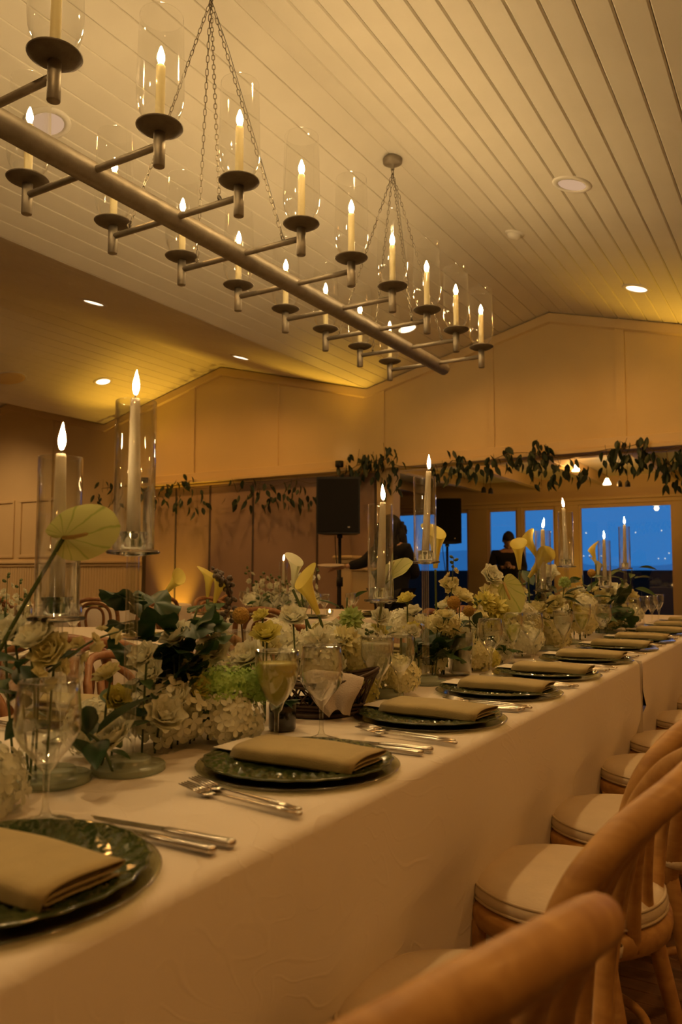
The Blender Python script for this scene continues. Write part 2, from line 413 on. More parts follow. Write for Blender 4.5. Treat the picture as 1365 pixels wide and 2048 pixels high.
# crown strip under each slope of the ceiling at the far wall
for k, ((xa, za), (xb, zb)) in enumerate(zip(prof, prof[1:])):
    v = [(xa, WY - .035, za - .015), (xb, WY - .035, zb - .015), (xb, WY - .035, zb - .105), (xa, WY - .035, za - .105), (xa, WY + .01, za - .0), (xb, WY + .01, zb - .0), (xb, WY + .01, zb - .125), (xa, WY + .01, za - .125)]
    struct('trim_%d' % (k + 1), MB().add(v, [(0, 3, 2, 1), (0, 1, 5, 4), (3, 7, 6, 2), (0, 4, 7, 3), (1, 2, 6, 5)]), 'trim_paint')
# ledge and lower rail of the upper wall
struct('trim_20', MB().cbox(-8.05, EX, WY - .07, WY - .002, HZ - .02, HZ + .025, .006), 'trim_paint')
struct('trim_21', MB().cbox(-8.05, EX, WY - .03, WY - .002, HZ + .03, HZ + .12, .004), 'trim_paint')
# solid part: chair rail, wainscot beads, picture frames
struct('trim_22', MB().cbox(-13.2, -8.05, WY - .05, WY - .002, 1.235, 1.275, .006).cbox(-13.2, -8.05, WY - .03, WY - .002, 1.19, 1.23, .004), 'trim_paint')
bead = MB()
for i in range(86):
    x = -13.1 + i * .058; bead.box(x, x + .05, WY - .014, WY - .002, .12, 1.19)
bw = struct('wainscot', bead, 'wall_paint'); bw.parent = wall_far2; bw['kind'] = 'stuff'
fr = MB()
for x0, x1 in ((-10.72, -9.7), (-12.0, -10.85)):
    fr.cbox(x0, x1, WY - .02, WY - .002, 2.20, 2.245, .004).cbox(x0, x1, WY - .02, WY - .002, 1.33, 1.375, .004)
    fr.cbox(x0, x0 + .045, WY - .02, WY - .002, 1.375, 2.20, .004).cbox(x1 - .045, x1, WY - .02, WY - .002, 1.375, 2.20, .004)
struct('panel_moulding', fr, 'trim_paint', parent=wall_far2)
struct('baseboard_far', MB().cbox(-13.2, -8.05, WY - .025, WY - .002, 0, .12, .004), 'trim_paint')
# folding partition under the rail: one tall leaf after the other
par = thing('folding_partition', 'tall mauve-brown folding partition panels below the leafy rail', 'partition')
seams = [-8.04, -7.476, -6.871, -6.15, -5.17, -4.36]
for a, c in zip(seams, seams[1:]):
    p = part('partition_panel', MB().cbox(a + .006, c - .006, WY + .06, WY + .11, .01, HZ - .045, .004), 'partition', par, False)
    part('edge_strip', MB().cbox(c - .022, c - .007, WY + .052, WY + .06, .02, HZ - .06, .002), 'seam', p, False)
part('head_track', MB().cbox(-8.04, -4.36, WY + .04, WY + .13, HZ - .045, HZ - .022, .003), 'trim_paint', par, False)
# jamb at the end of the partition
struct('pillar_jamb', MB().cbox(-4.33, -4.12, WY + .02, WY + .20, 0, HZ - .001, .006), 'trim_paint')
# low wall with a capped post, in front of the partition end
hw = thing('half_wall', 'low white half wall with a moulded cap post behind the serving woman', 'half wall')
part('post', MB().cbox(-4.62, -4.45, 7.62, 7.78, 0, 1.22, .006), 'trim_paint', hw, False)
part('cap', MB().cbox(-4.665, -4.405, 7.575, 7.825, 1.25, 1.29, .012).cbox(-4.64, -4.43, 7.60, 7.80, 1.20, 1.25, .006), 'trim_paint', hw, False)
part('panel', MB().cbox(-4.449, -4.02, 7.66, 7.74, 0, 1.12, .004), 'trim_paint', hw, False)
part('top_board', MB().cbox(-4.449, -4.0, 7.63, 7.77, 1.12, 1.15, .006), 'trim_paint', hw, False)

# ================================================================= SUN ROOM BEYOND THE OPENING
SY = 13.5; SZ = 2.72
struct('ceiling_sunroom', MB().box(-9, EX, WY + .22, SY + .2, SZ, SZ + .04), 'ceiling_paint')
struct('wall_sunroom_left', MB().box(-9.1, -9.0, WY + .22, SY, 0, SZ), 'wall_paint')
bt = MB().cbox(-.06, .06, WY + .24, SY - .06, SZ - .16, SZ - .002, .006).mesh('ceiling_beam', 'trim_paint', False)
bm = struct('beam_sunroom', MB().cbox(-9, EX, WY + 1.7, WY + 1.86, SZ - .20, SZ - .001, .006), 'trim_paint')
for x in (-6.2, -5.1, -4.05, -2.95, -1.85, -.75, .4): obj('ceiling_beam', bt, bm, loc=(x, 0, 0))
wz0, wz1 = .06, 2.235
openings = [(-6.9, -5.39), (-5.025, -4.47), (-4.385, -3.80), (-3.40, -1.90), (-1.55, -.2), (.1, 1.9)]
b = MB().box(-9, EX, SY, SY + .14, 2.26, SZ)
xs = [-9.0] + [q for o_ in openings for q in o_] + [EX]
for i in range(0, len(xs), 2): b.box(xs[i], xs[i + 1], SY, SY + .14, 0, 2.26)
struct('wall_sunroom_windows', b, 'trim_paint')
struct('trim_30', MB().cbox(-9, EX, SY - .05, SY - .001, 2.33, 2.38, .006).cbox(-9, EX, SY - .03, SY - .001, 2.26, 2.32, .004), 'trim_paint')
for i, (a, c) in enumerate(openings):
    w = struct('window_%d' % (i + 1), MB().cbox(a, c, SY + .03, SY + .08, 2.20, 2.258, .004).cbox(a, c, SY + .03, SY + .08, .0, .09, .004)
               .cbox(a + .001, a + .04, SY + .03, SY + .08, .09, 2.20, .004).cbox(c - .04, c - .001, SY + .03, SY + .08, .09, 2.20, .004), 'trim_paint')
    struct('pane', MB().box(a + .04, c - .04, SY + .05, SY + .056, .09, 2.20), 'pane_glass', parent=w)
# outside: deck parapet, bay shore with lights
struct('terrace_parapet', MB().box(-30, 20, 16.0, 16.2, 0, 1.16).box(-30, 20, 13.7, 16.0, -.3, -.05), 'parapet')
rr = random.Random(4); b = MB(); v = []; n = 60
for i in range(n + 1):
    x = -2600 + i * 70; h = 46 + 22 * math.sin(i * .33) + 10 * math.sin(i * .9 + 1) + rr.uniform(-3, 3)
    v += [(x, 1750, -40), (x, 1800, h)]
b.add(v, [(2 * i, 2 * i + 2, 2 * i + 3, 2 * i + 1) for i in range(n)])
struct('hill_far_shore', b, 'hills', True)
pts = [(1162, 1113), (1168, 1112), (1180, 1111), (1191, 1106), (1318, 1117), (1331, 1117), (1324, 1061), (1272, 1065), (1173, 1066), (1339, 1106), (1204, 1112), (940, 1108), (1075, 1114)]
for i, (px, py) in enumerate(pts):
    tag(obj('shore_lamp', MB().ball((0, 0, 0), .9, 8, 6).mesh('shore_lamp', 'shore_light'), loc=at_y(px, py, 1500)), 'tiny distant shore light glowing across the blue bay', 'light', 'shore lights across the bay')
# small lights hung on cables in the sun room
def pendant(px, py, y, label):
    p = at_y(px, py, y); t = thing('pendant_lamp', label, 'lamp', p, group='sun room pendants')
    part('lamp_shade', MB().lathe([(.018, .05), (.06, -.045), (.057, -.045), (.016, .046)], 20), 'pendant_light', t)
    part('cap', MB().lathe([(.004, .075), (.02, .07), (.02, .045), (.004, .045)], 14), 'chain_metal', t)
    part('cable', MB().tube([(0, 0, .07), (0, 0, SZ - p.z)], .004, 6), 'black_plastic', t)
    lamp('pendant_glow', 'POINT', (0, 0, -.09), 5, WARM, t, .04)
pendant(1215, 963, 11.5, 'glowing white cone pendant lamp above the blue sun room windows')
pendant(1153, 936, 11.0, 'white cone pendant lamp half hidden by the leafy garland')
for k, pr in enumerate([((968, 980), (982, 982)), ((1240, 968), (1256, 968))]):
    t = thing('cable_spotlight', ['pair of small black cable spotlights near the tall sun room speaker', 'pair of small black cable spotlights beside the glowing cone pendant'][k], 'spotlight', at_y(*pr[0], 11.5))
    e = at_y(*pr[1], 11.5) - at_y(*pr[0], 11.5)
    for q in (Vector(), e):
        part('lamp_head', MB().lathe([(.012, .05), (.034, .02), (.038, -.04), (.0, -.035)], 14), 'black_plastic', t, loc=q)
        part('drop_wire', MB().tube([q + Vector((0, 0, .045)), q + Vector((0, 0, SZ - t.location.z))], .003, 5), 'black_plastic', t)

# ================================================================= RECESSED LIGHTS, DETECTOR, SPEAKER GRILLE
def ceil_frame(x):
    for (a, za), (c, zc) in zip(prof, prof[1:]):
        if c <= x <= a: return -math.atan2(za - zc, a - c)
def downlight(x, y, label, on=True, w=SPOT_W, cone=2.0, lens='lamp_lens', col=WARM):
    t = thing('recessed_light', label, 'ceiling light', (x, y, ceil_z(x)), group='recessed ceiling lights'); t.rotation_euler = (0, ceil_frame(x), 0)
    part('trim_ring', MB().lathe([(.086, -.002), (.090, -.010), (.118, -.008), (.124, -.002), (.124, .004)], 32), 'plastic_white', t)
    part('lamp_can', MB().lathe([(.088, -.004), (.082, -.0025), (.05, -.0022), (.0, -.0022)], 28), lens, t)
    if on: lamp('recessed_beam', 'SPOT', (0, 0, -.02), w, col, t, .05, (0, 0, -1), cone, .8)
downlight(-1.21, 4.835, 'recessed ceiling light nearest the camera on the slope over the chairs', lens='lamp_lens_soft')
downlight(-1.21, 6.94, 'recessed ceiling light on the chair-side slope close to the far wall', w=SPOT_W * 1.15, cone=2.6)
downlight(-3.46, 2.67, 'recessed ceiling light behind the thick chandelier pole at its near end', lens='lamp_lens_soft')
downlight(-3.39, 6.92, 'recessed ceiling light behind the far end of the chandelier', w=SPOT_W * 1.15, cone=2.6)
downlight(-5.51, 4.81, 'slim lit ceiling light on the neighbouring slope, the nearer of its pair', w=SPOT_W * 1.15, cone=2.6)
downlight(-5.47, 6.90, 'slim lit ceiling light on the neighbouring slope near the far wall', w=SPOT_W * 1.4, cone=2.7)
downlight(-7.75, 6.95, 'ceiling light beside the tallest near candle glass', w=SPOT_W * 1.6, cone=2.7)
# unseen recessed lights out of frame, added to brighten the table, chairs and walls
for i, (x, y) in enumerate([(-1.21, 2.7), (-1.21, .6), (-1.21, -1.5), (.9, 3.7), (.9, 1.0), (.9, -1.7), (-3.46, -.6), (-5.5, 1.0), (-7.8, 4.0), (-10.4, 6.6), (-9.9, 2.0), (-12.0, 6.0)]):
    downlight(x, y, '%s unseen recessed light added outside the picture to brighten the room' % ORD[i], w=SPOT_W * (3.0 if x < -8 else 1.3), cone=2.6, col=(1, .58, .24) if x < -8 else (1, .60, .22) if x < -1 else WARM)
q = at_y(1030, 467, 5.73)
t = thing('smoke_detector', 'white round smoke detector on the plank ceiling', 'smoke detector', (-1.88, 5.73, ceil_z(-1.88))); t.rotation_euler = (0, ceil_frame(-1.88), 0)
part('base', MB().lathe([(.0, -.012), (.072, -.012), (.076, 0)], 28), 'plastic_white', t)
part('sensor_head', MB().lathe([(.0, -.045), (.03, -.045), (.05, -.032), (.055, -.012)], 28), 'plastic_white', t)
t = thing('ceiling_speaker', 'flat round ceiling speaker grille at the left edge', 'speaker', (-8.22, 5.93, ceil_z(-8.22))); t.rotation_euler = (0, ceil_frame(-8.22), 0)
part('grille', MB().lathe([(.0, -.012), (.14, -.012), (.17, -.006), (.175, 0)], 32), 'wall_paint', t)
part('rim', MB().lathe([(.172, -.004), (.185, -.010), (.19, 0)], 32), 'plastic_white', t)

# ================================================================= UPLIGHTS
def uplight(x, y, z, label, e, aim, cone=1.9):
    t = thing('uplight', label, 'uplight', (x, y, z), group='golden uplights')
    part('housing', MB().lathe([(.0, 0), (.045, 0), (.05, .01), (.05, .07), (.044, .07), (.04, .05), (.0, .05)], 20), 'black_plastic', t)
    part('lens', MB().lathe([(.0, .06), (.042, .06)], 20), 'lamp_lens', t)
    lamp('uplight_beam', 'SPOT', (0, 0, .075), e, GOLD, t, .03, aim, cone, .7)
uplight(-4.75, 7.93 - .06, HZ + .025, 'small uplight on the rail ledge in the ceiling valley', 17, (.15, -.50, 1), 1.5)
uplight(-.75, 7.93 - .06, HZ + .025, 'small uplight on the rail ledge beyond the recessed light', 20, (-.05, -.50, 1), 1.5)
uplight(-7.9, 7.93 - .06, HZ + .025, 'small uplight at the far end of the rail ledge', 18, (.25, -.55, 1), 1.6)
uplight(-7.44, 7.86, 0, 'floor uplight at the foot of the folding partition', 70, (0, .06, 1), 1.0)
uplight(-4.6, 10.4, 0, 'floor uplight inside the sun room by the jamb', 22, (.05, -.1, 1), 2.0)
uplight(-3.2, 12.6, 0, 'floor uplight below the sun room windows', 12, (0, .1, 1), 1.9)
uplight(-1.0, 11.6, 0, 'floor uplight in the sun room out of sight', 10, (0, .1, 1), 1.9)
# ================================================================= CHANDELIER
CX_, CZ_ = -2.264, 2.58; PR = .045
A0, AS, AL = 1.4924, .4456, .355
ch = thing('chandelier', 'long pewter pole chandelier with eighteen candle bulbs in open glass shades', 'chandelier', (CX_, 0, CZ_))
b = MB(); yA, yB = 1.20, 5.25
prf = [(0.0, yA), (PR * .8, yA), (PR, yA + .01), (PR, yB - .02), (PR * .85, yB - .006), (PR * .5, yB), (0.0, yB)]
v = MB().lathe(prf, 28)
part('pole', MB().add([(p[0], p[2], p[1]) for p in v.v], [tuple(reversed(f)) for f in v.f]), 'pewter', ch)
# one lamp, socket centre at the origin where the arm meets it
sock = MB().lathe([(0, -.078), (.019, -.078), (.0205, -.076), (.0205, .052), (.015, .054)], 20).mesh('socket_tube', 'pewter')
pan = MB().lathe([(.0, .046), (.03, .047), (.060, .053), (.080, .064), (.083, .068), (.080, .071), (.05, .066), (.026, .062), (.026, .09), (.023, .092), (.0, .092)], 32).mesh('drip_pan', 'pewter_dark')
slv = MB().lathe([(.0165, .092), (.0160, .290), (.011, .298), (.0, .299)], 16).mesh('candle_sleeve', 'sleeve')
bul = MB().lathe([(.005, .298), (.0095, .306), (.0135, .318), (.013, .331), (.0075, .350), (.0026, .364), (.0, .367)], 14).mesh('bulb', 'bulb_light')
sg = [(.026, .078), (.040, .083), (.058, .098), (.072, .120), (.081, .150), (.084, .185)] + [(.084 - .0008 * k, .185 + .032 * k) for k in range(1, 10)]
sgl = MB().lathe(sg + [(.0760, .4745), (.0750, .473)], 40).mesh('glass_shade', 'shade_glass')
for i in range(9):
    y = A0 + AS * i
    a = MB().tube([(-AL + .012, 0, 0), (AL - .012, 0, 0)], .0135, 14)
    arm = part('arm', a, 'pewter', ch, loc=(0, y, 0))
    for s in (-1, 1):
        for nm, me in (('socket_tube', sock), ('drip_pan', pan), ('candle_sleeve', slv), ('bulb', bul), ('glass_shade', sgl)):
            obj(nm, me, arm, loc=(s * AL, 0, 0), rot=(0, 0, i * .7))
# canopies and chains
link = [(0.0065 * math.cos(a), 0, .0105 * math.sin(a) + (.006 if math.sin(a) > 0 else -.006)) for a in [2 * PI * k / 12 for k in range(12)]]
lk = MB().loop(link, .0017, 5)
for c, yc in enumerate((2.606, 4.42)):
    top = RZ - CZ_
    can = part('canopy', MB().lathe([(0, -.075), (.012, -.075), (.012, -.04), (.05, -.036), (.062, -.03), (.064, -.005), (.060, 0), (0, 0)], 28), 'pewter', ch, loc=(0, yc, top - .012))
    part('hook_ring', MB().loop([(0, .014 * math.cos(a), -.088 + .014 * math.sin(a)) for a in [2 * PI * k / 14 for k in range(14)]], .003, 6), 'chain_metal', can)
    for ai in ((2, 3) if c == 0 else (6, 7)):
        for s in (-1, 1):
            p0 = Vector((0, yc, top - .113)); p1 = Vector((s * (AL - .10), A0 + AS * ai, .019)); L = (p1 - p0).length; n = int(L / .0285)
            b = MB(); dr = (p1 - p0).normalized()
            for k in range(n):
                b.put(lk, orient(dr, (PI / 2) * (k % 2) + .3, p0 + (p1 - p0) * ((k + .5) / n)))
            cc = part('chain', b, 'chain_metal', ch)
            part('chain_eye', MB().loop([(p1.x, p1.y + .011 * math.cos(a), p1.z + .004 + .011 * math.sin(a)) for a in [2 * PI * k / 12 for k in range(12)]], .0028, 6), 'chain_metal', ch)
            if s == 1 and ai in (3, 6):
                off = Vector((.012, .01, 0)); part('supply_wire', MB().tube([p0 + off * .3] + [p0 + (p1 - p0) * t + off * (1 - .5 * t) for t in (.2, .4, .6, .8)] + [p1 + off * .3], .0014, 5), 'black_plastic', ch)

# ================================================================= CHAIRS
def make_chair(w='bentwood'):
    t = thing('bentwood_chair', 'x', 'chair', group='bentwood chairs')
    prof_ = [(0, .503), (.08, .502), (.14, .498), (.172, .490), (.188, .478), (.191, .468), (.188, .458), (.17, .455), (0, .455)]
    cu = part('seat_cushion', MB().lathe(prof_, 48), 'cushion', t)
    for z, r in ((.4815, .1855), (.4585, .189)):
        part('piping', MB().loop([(r * math.cos(a), r * math.sin(a), z) for a in [2 * PI * k / 56 for k in range(56)]], .0032, 6), 'piping', cu)
    part('seat_ring', MB().lathe([(.15, .452), (.186, .453), (.197, .446), (.199, .430), (.195, .412), (.186, .405), (.165, .407), (.15, .415), (.15, .452)], 48), w, t)
    out = [(.115, -.165, .40), (.130, -.178, .47), (.158, -.200, .62), (.188, -.195, .73), (.232, -.165, .798), (.285, -.095, .843), (.305, 0, .858)]
    full = out + [(x, -y, z) for x, y, z in reversed(out[:-1])]
    part('back_loop', MB().tube(bez(full, 7), .0185, 14), w, t)
    inn = [(.150, -.105, .42), (.160, -.125, .56), (.182, -.138, .68), (.212, -.122, .755), (.258, -.070, .808), (.272, 0, .820)]
    part('inner_loop', MB().tube(bez(inn + [(x, -y, z) for x, y, z in reversed(inn[:-1])], 7), .0140, 12), w, t)
    inn2 = [(.165, -.042, .42), (.166, -.060, .54), (.182, -.078, .66), (.208, -.070, .735), (.238, -.038, .775), (.246, 0, .783)]
    part('inner_loop', MB().tube(bez(inn2 + [(x, -y, z) for x, y, z in reversed(inn2[:-1])], 6), .0125, 10), w, t)
    for s in (-1, 1):
        part('leg', MB().tube(bez([(.118, s * .166, .42), (.150, s * .182, .25), (.205, s * .205, .004)], 6), [.0175] * 7 + [.0165] * 5 + [.014], 12), w, t)
        part('leg', MB().tube(bez([(-.135, s * .128, .42), (-.145, s * .140, .22), (-.170, s * .165, .004)], 6), [.0185] * 7 + [.0165] * 5 + [.0125], 12), w, t)
        part('cushion_tie', MB().lathe([(.0195, 0), (.0212, .001), (.0212, .017), (.0195, .018)], 16), 'cushion', t, loc=(.126, s * .174, .436), rot=(s * .1, .15, 0))
    part('leg_hoop', MB().loop([(.012 + .135 * math.cos(a), .135 * math.sin(a), .22) for a in [2 * PI * k / 40 for k in range(40)]], .0095, 8), w, t)
    return t
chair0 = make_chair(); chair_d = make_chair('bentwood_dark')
_used = {}
def chair(x, y, rz, label, dark=False, group='bentwood chairs'):
    src = chair_d if dark else chair0
    if not _used.get(src.name): _used[src.name] = 1; c = src; c.location = (x, y, 0); c.rotation_euler = (0, 0, rz); c['label'] = label; c['group'] = group
    else: c = dup(src, (x, y, 0), rz, label, group)
    return c
for i, (x, y, rz) in enumerate([(-.44, .575, -.30), (-.428, 1.06, .0), (-.45, 1.62, -.02), (-.425, 2.10, .02), (-.43, 2.66, 0), (-.43, 3.12, .03), (-.43, 3.64, 0), (-.43, 4.16, 0), (-.43, 4.70, .0), (-.43, 5.22, 0)]):
    chair(x, y, rz, '%s cream-cushioned bentwood chair on the aisle side of the long table' % ORD[i], group='aisle side chairs of the long table')
for i, (y, rz) in enumerate([(.80, .05), (1.32, -.05), (1.84, .04), (2.36, 0), (2.88, -.06), (3.42, .03), (3.95, 0), (4.45, .05), (4.98, 0), (5.5, 0)]):
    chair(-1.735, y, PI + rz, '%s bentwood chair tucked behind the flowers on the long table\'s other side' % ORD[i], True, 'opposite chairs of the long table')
# ================================================================= TABLES AND CLOTHS
TZ = .76
def cloth(name, x0, x1, y0, y1, label, seed=1, open0=False, ny=None, hem=.03):
    # cross-section from hem to hem, swept along the table, with soft folds in the hanging sides
    rr = random.Random(seed); ny = ny or max(8, int((y1 - y0) / .035))
    ph = [rr.uniform(0, 6.3) for _ in range(8)]
    sec = []
    for k in range(15): sec.append(('L', k / 14))
    for k in range(1, 12): sec.append(('T', k / 12))
    for k in range(15): sec.append(('R', 1 - k / 14))
    def fn(u, v):
        i = round(u * (len(sec) - 1)); kind, t = sec[i]; y = y0 + (y1 - y0) * v
        if kind == 'T': return (x0 + .012 + (x1 - x0 - .024) * t, y, TZ + .0012 * math.sin(y * 9 + ph[0]) * math.sin(t * 7))
        s = -1 if kind == 'L' else 1; xe = x0 if s < 0 else x1
        drop = (1 - t)
        zz = TZ - .010 - (TZ - .010 - hem) * drop if drop > 0 else TZ - .0
        if t > .999: return (xe - s * .012, y, TZ)
        if drop < .08: zz = TZ - .012
        fold = (math.sin(y * 5.1 + ph[1]) * .010 + math.sin(y * 11.3 + ph[2]) * .006 + math.sin(y * 2.3 + ph[3]) * .008) * drop ** 1.2
        crease = .012 * math.exp(-((zz - (.575 + .02 * math.sin(y * 2.1 + ph[4]))) / .035) ** 2) - .020 * (1 / (1 + math.exp((zz - .555) / .012)))
        return (xe + s * (fold + crease + .010 * drop), y, zz)
    b = MB().grid(fn, len(sec) - 1, ny)
    for yy, sg in ((y0, 1), (y1, -1)):
        if open0 and yy == y1: continue
        def en(u, v, yy=yy, sg=sg):
            x = x0 + (x1 - x0) * u; d = 1 - v
            return (x, yy - sg * (.004 + .012 * d + .012 * d * math.sin(x * 14 + ph[5])), hem + (TZ - hem) * v)
        b.grid(en, 30, 10)
    o = obj(name, b.mesh(name, 'tablecloth')); tag(o, label, 'tablecloth', 'white tablecloths'); return o
def table(x0, x1, y0, y1, label):
    t = thing('banquet_table', label, 'table', ((x0 + x1) / 2, (y0 + y1) / 2, 0), group='banquet tables')
    a, c = (x1 - x0) / 2 - .03, (y1 - y0) / 2 - .03
    part('tabletop', MB().cbox(-a, a, -c, c, TZ - .035, TZ - .008, .004), 'bentwood_dark', t, False)
    for sx in (-1, 1):
        for sy in (-1, 1): part('leg', MB().tube([(sx * (a - .1), sy * (c - .2), TZ - .036), (sx * (a - .1), sy * (c - .2), 0)], .02, 8), 'bentwood_dark', t)
TX0, TX1 = -1.605, -.575
table(TX0, TX1, -.9, 3.12, 'near half of the long banquet table, hidden under its white cloth')
table(TX0, TX1, 3.14, 6.75, 'far half of the long banquet table, hidden under its white cloth')
cloth('tablecloth', TX0, TX1, -.9, 3.13, 'white damask cloth over the near half of the long table', 3)
cloth('tablecloth', TX0 - .006, TX1 + .006, 3.15, 6.75, 'white damask cloth over the far half of the long table', 8)
def horiz(px): v = _dir(px, 1147); return Vector((v.x, v.y, 0)).normalized()
def on_table(px, dist): v = _dir(px, 1147); k = dist; return Vector((v.x * k, v.y * k, 0))     # dist measured along the camera axis
RT = .88
def round_table(c, label, clabel, seed):
    t = thing('banquet_table', label, 'table', (c.x, c.y, 0), group='banquet tables')
    part('tabletop', MB().lathe([(0, TZ - .035), (RT - .03, TZ - .035), (RT - .025, TZ - .03), (RT - .025, TZ - .012), (RT - .03, TZ - .008), (0, TZ - .008)], 48), 'bentwood_dark', t)
    for k in range(4): part('leg', MB().tube([(.55 * math.cos(k * 1.57 + .4), .55 * math.sin(k * 1.57 + .4), TZ - .036), (.55 * math.cos(k * 1.57 + .4), .55 * math.sin(k * 1.57 + .4), 0)], .02, 8), 'bentwood_dark', t)
    rr = random.Random(seed); p1, p2 = rr.uniform(0, 6), rr.uniform(0, 6)
    pr = [(0, TZ), (RT * .6, TZ), (RT - .02, TZ), (RT - .004, TZ - .003), (RT, TZ - .014)] + [(RT + .004, TZ - .014 - (TZ - .04) * q / 8) for q in range(1, 9)]
    def mod(r, z, a, k):
        if k < 5: return r, z
        dp = (k - 4) / 8; return r + dp * (.030 + .030 * math.sin(17 * a + p1) + .014 * math.sin(31 * a + p2)), z
    o = obj('tablecloth', MB().lathe(pr, 120, mod=mod).mesh('tablecloth', 'tablecloth'), loc=(c.x, c.y, 0)); tag(o, clabel, 'tablecloth', 'white tablecloths')
T2 = on_table(600, 5.62) + horiz(600) * RT
T3 = on_table(215, 7.45) + horiz(215) * RT
T4 = on_table(40, 3.15) + horiz(40) * RT
round_table(T2, 'round banquet table before the partition, hidden under its cloth', 'pale cloth on the round table in front of the partition', 5)
round_table(T3, 'round banquet table near the wainscot wall, hidden under its cloth', 'pale cloth on the round table near the wainscot wall', 6)
round_table(T4, 'round banquet table at the left edge, hidden under its cloth', 'pale cloth on the round table at the left edge', 7)
def chair_at(px, dist, c, label, off=.305):
    # back of the chair stands at (px, dist); the chair faces the table centre c
    b = on_table(px, dist); d = (c - b); d.z = 0; d.normalize(); s_ = b + d * off
    s_ = c - d * max(RT + .13, (c - s_).length)
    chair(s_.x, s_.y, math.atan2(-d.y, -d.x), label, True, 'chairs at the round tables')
chair_at(522, 5.05, T2, 'bentwood chair turned away behind the ochre ball flower')
chair_at(408, 6.1, T2, 'bentwood chair behind the two yellow callas')
chair_at(735, 6.5, T2, 'bentwood chair at the round table below the held-out plate')
chair_at(470, 7.1, T2, 'bentwood chair on the far side of the round table by the partition')
chair_at(200, 7.5, T3, 'bentwood chair with its back turned at the round table by the wainscot')
chair_at(290, 7.6, T3, 'bentwood chair at the wainscot table behind the tallest near candle')
chair_at(120, 7.8, T3, 'bentwood chair at the wainscot table under the big anthurium')
chair_at(345, 8.2, T3, 'bentwood chair at the wainscot table before the golden uplight')
chair_at(120, 2.75, T4, 'bentwood chair at the left edge table under the bent branch')

# ================================================================= PLACE SETTINGS
def plate_mesh(R=.16, n=120):
    prof_ = [(0, .0075), (.045, .007), (.085, .0075), (.097, .008), (.103, .0095), (.110, .0105), (.120, .012), (.130, .013), (.140, .0138), (.149, .0145), (.156, .0155), (.160, .0148), (.158, .0125), (.14, .0095), (.11, .0045), (.10, .001), (.06, .0005), (0, .0005)]
    def mod(r, z, a, k):
        if 4 <= k <= 9:
            z += .0030 * math.sin(24 * a + (k % 2) * PI) * (1 if k < 9 else .4) + .0018 * math.sin(48 * a + k)
        if k in (2, 3): r += .004 * math.cos(12 * a); z += .0008 * (k == 3)
        if k in (10, 11, 12): r += .0016 * math.cos(24 * a)
        if k == 1: z += .0012 * math.sin(9 * a)
        if k == 2: z += .0016 * abs(math.sin(12 * a))
        return r * R / .16, z
    return MB().lathe(prof_, n, mod=mod).mesh('plate', 'green_glass')
PLATE = plate_mesh()
CHARGER = MB().lathe([(0, .0018), (.10, .0018), (.12, .003), (.155, .0055), (.168, .0075), (.172, .007), (.170, .005), (.15, .0028), (.115, .0004), (0, .0004)], 64).mesh('charger', 'charger_clear')
def napkin_mesh(L=.235, Wd=.105):
    # one long strip folded over itself three times, seen as layers at its end
    path = [(-.48, .003), (-.2, .002), (.2, .002), (.44, .003), (.50, .007), (.44, .0112), (.1, .0108), (-.3, .011), (-.45, .0115), (-.50, .0155), (-.45, .0195), (-.1, .0200), (.25, .0202), (.43, .0205), (.50, .025), (.44, .0295), (.15, .0315), (-.2, .0318), (-.42, .030), (-.52, .0245), (-.535, .016), (-.525, .006)]
    sp = bez([(u * Wd, 0, z) for u, z in path], 4); n = len(sp); th = .0022; b = MB(); NX = 10
    rr = random.Random(2)
    def sec(j):
        t = j / NX; x = (t - .5) * L; out = []
        for i, p in enumerate(sp):
            tg = (sp[min(i + 1, n - 1)] - sp[max(i - 1, 0)]).normalized(); nr = Vector((-tg.z, 0, tg.x))
            out.append((p, nr))
        k = 1 + .03 * math.sin(t * 5); lift = .002 * math.sin(t * PI) ; sk = .010 * (i / n)
        A = [(x + .012 * (q.z / .03 - .5), q.x * k, q.z + lift * (q.z / .03) + .0008 * math.sin(t * 9 + q.x * 60)) for q in [p + nr * th / 2 for p, nr in out]]
        B = [(x + .012 * (q.z / .03 - .5), q.x * k, q.z + lift * (q.z / .03) + .0008 * math.sin(t * 9 + q.x * 60)) for q in [p - nr * th / 2 for p, nr in out]]
        return A + B[::-1]
    R = [sec(j) for j in range(NX + 1)]; m = len(R[0]); v = [p for r in R for p in r]; f = []
    for j in range(NX):
        for i in range(m): i2 = (i + 1) % m; f.append((j * m + i, j * m + i2, (j + 1) * m + i2, (j + 1) * m + i))
    for j in (0, NX):
        for i in range(n - 1):
            q = (j * m + i, j * m + i + 1, j * m + m - 2 - i, j * m + m - 1 - i); f.append(q if j else q[::-1])
    return b.add(v, f).mesh('napkin', 'napkin')
NAP = napkin_mesh()
CARD = MB().cbox(-.11, .11, -.048, .048, 0, .0012, .0003).mesh('menu_card', 'paper', False)
def fork_parts():
    h = MB().tube([(.115, 0, .006), (.06, 0, .0065), (0, 0, .006), (-.03, 0, .0055), (-.045, 0, .004)], [.0052, .0052, .0036, .0026, .0030], 8, flat=.55)
    h.ball((.115, 0, .006), .0058, 8, 5, (1, 1, .55))
    t = MB()
    t.tube([(-.044, 0, .004), (-.055, 0, .003), (-.068, 0, .0045)], [.004, .0105, .0115], 10, flat=.18)
    for k in range(4):
        y = -.0088 + k * .00587; t.tube([(-.064, y, .0045), (-.085, y, .0075), (-.112, y * .95, .0105)], [.0019, .0017, .0009], 6)
    return h.mesh('handle', 'silver'), t.mesh('tines', 'silver')
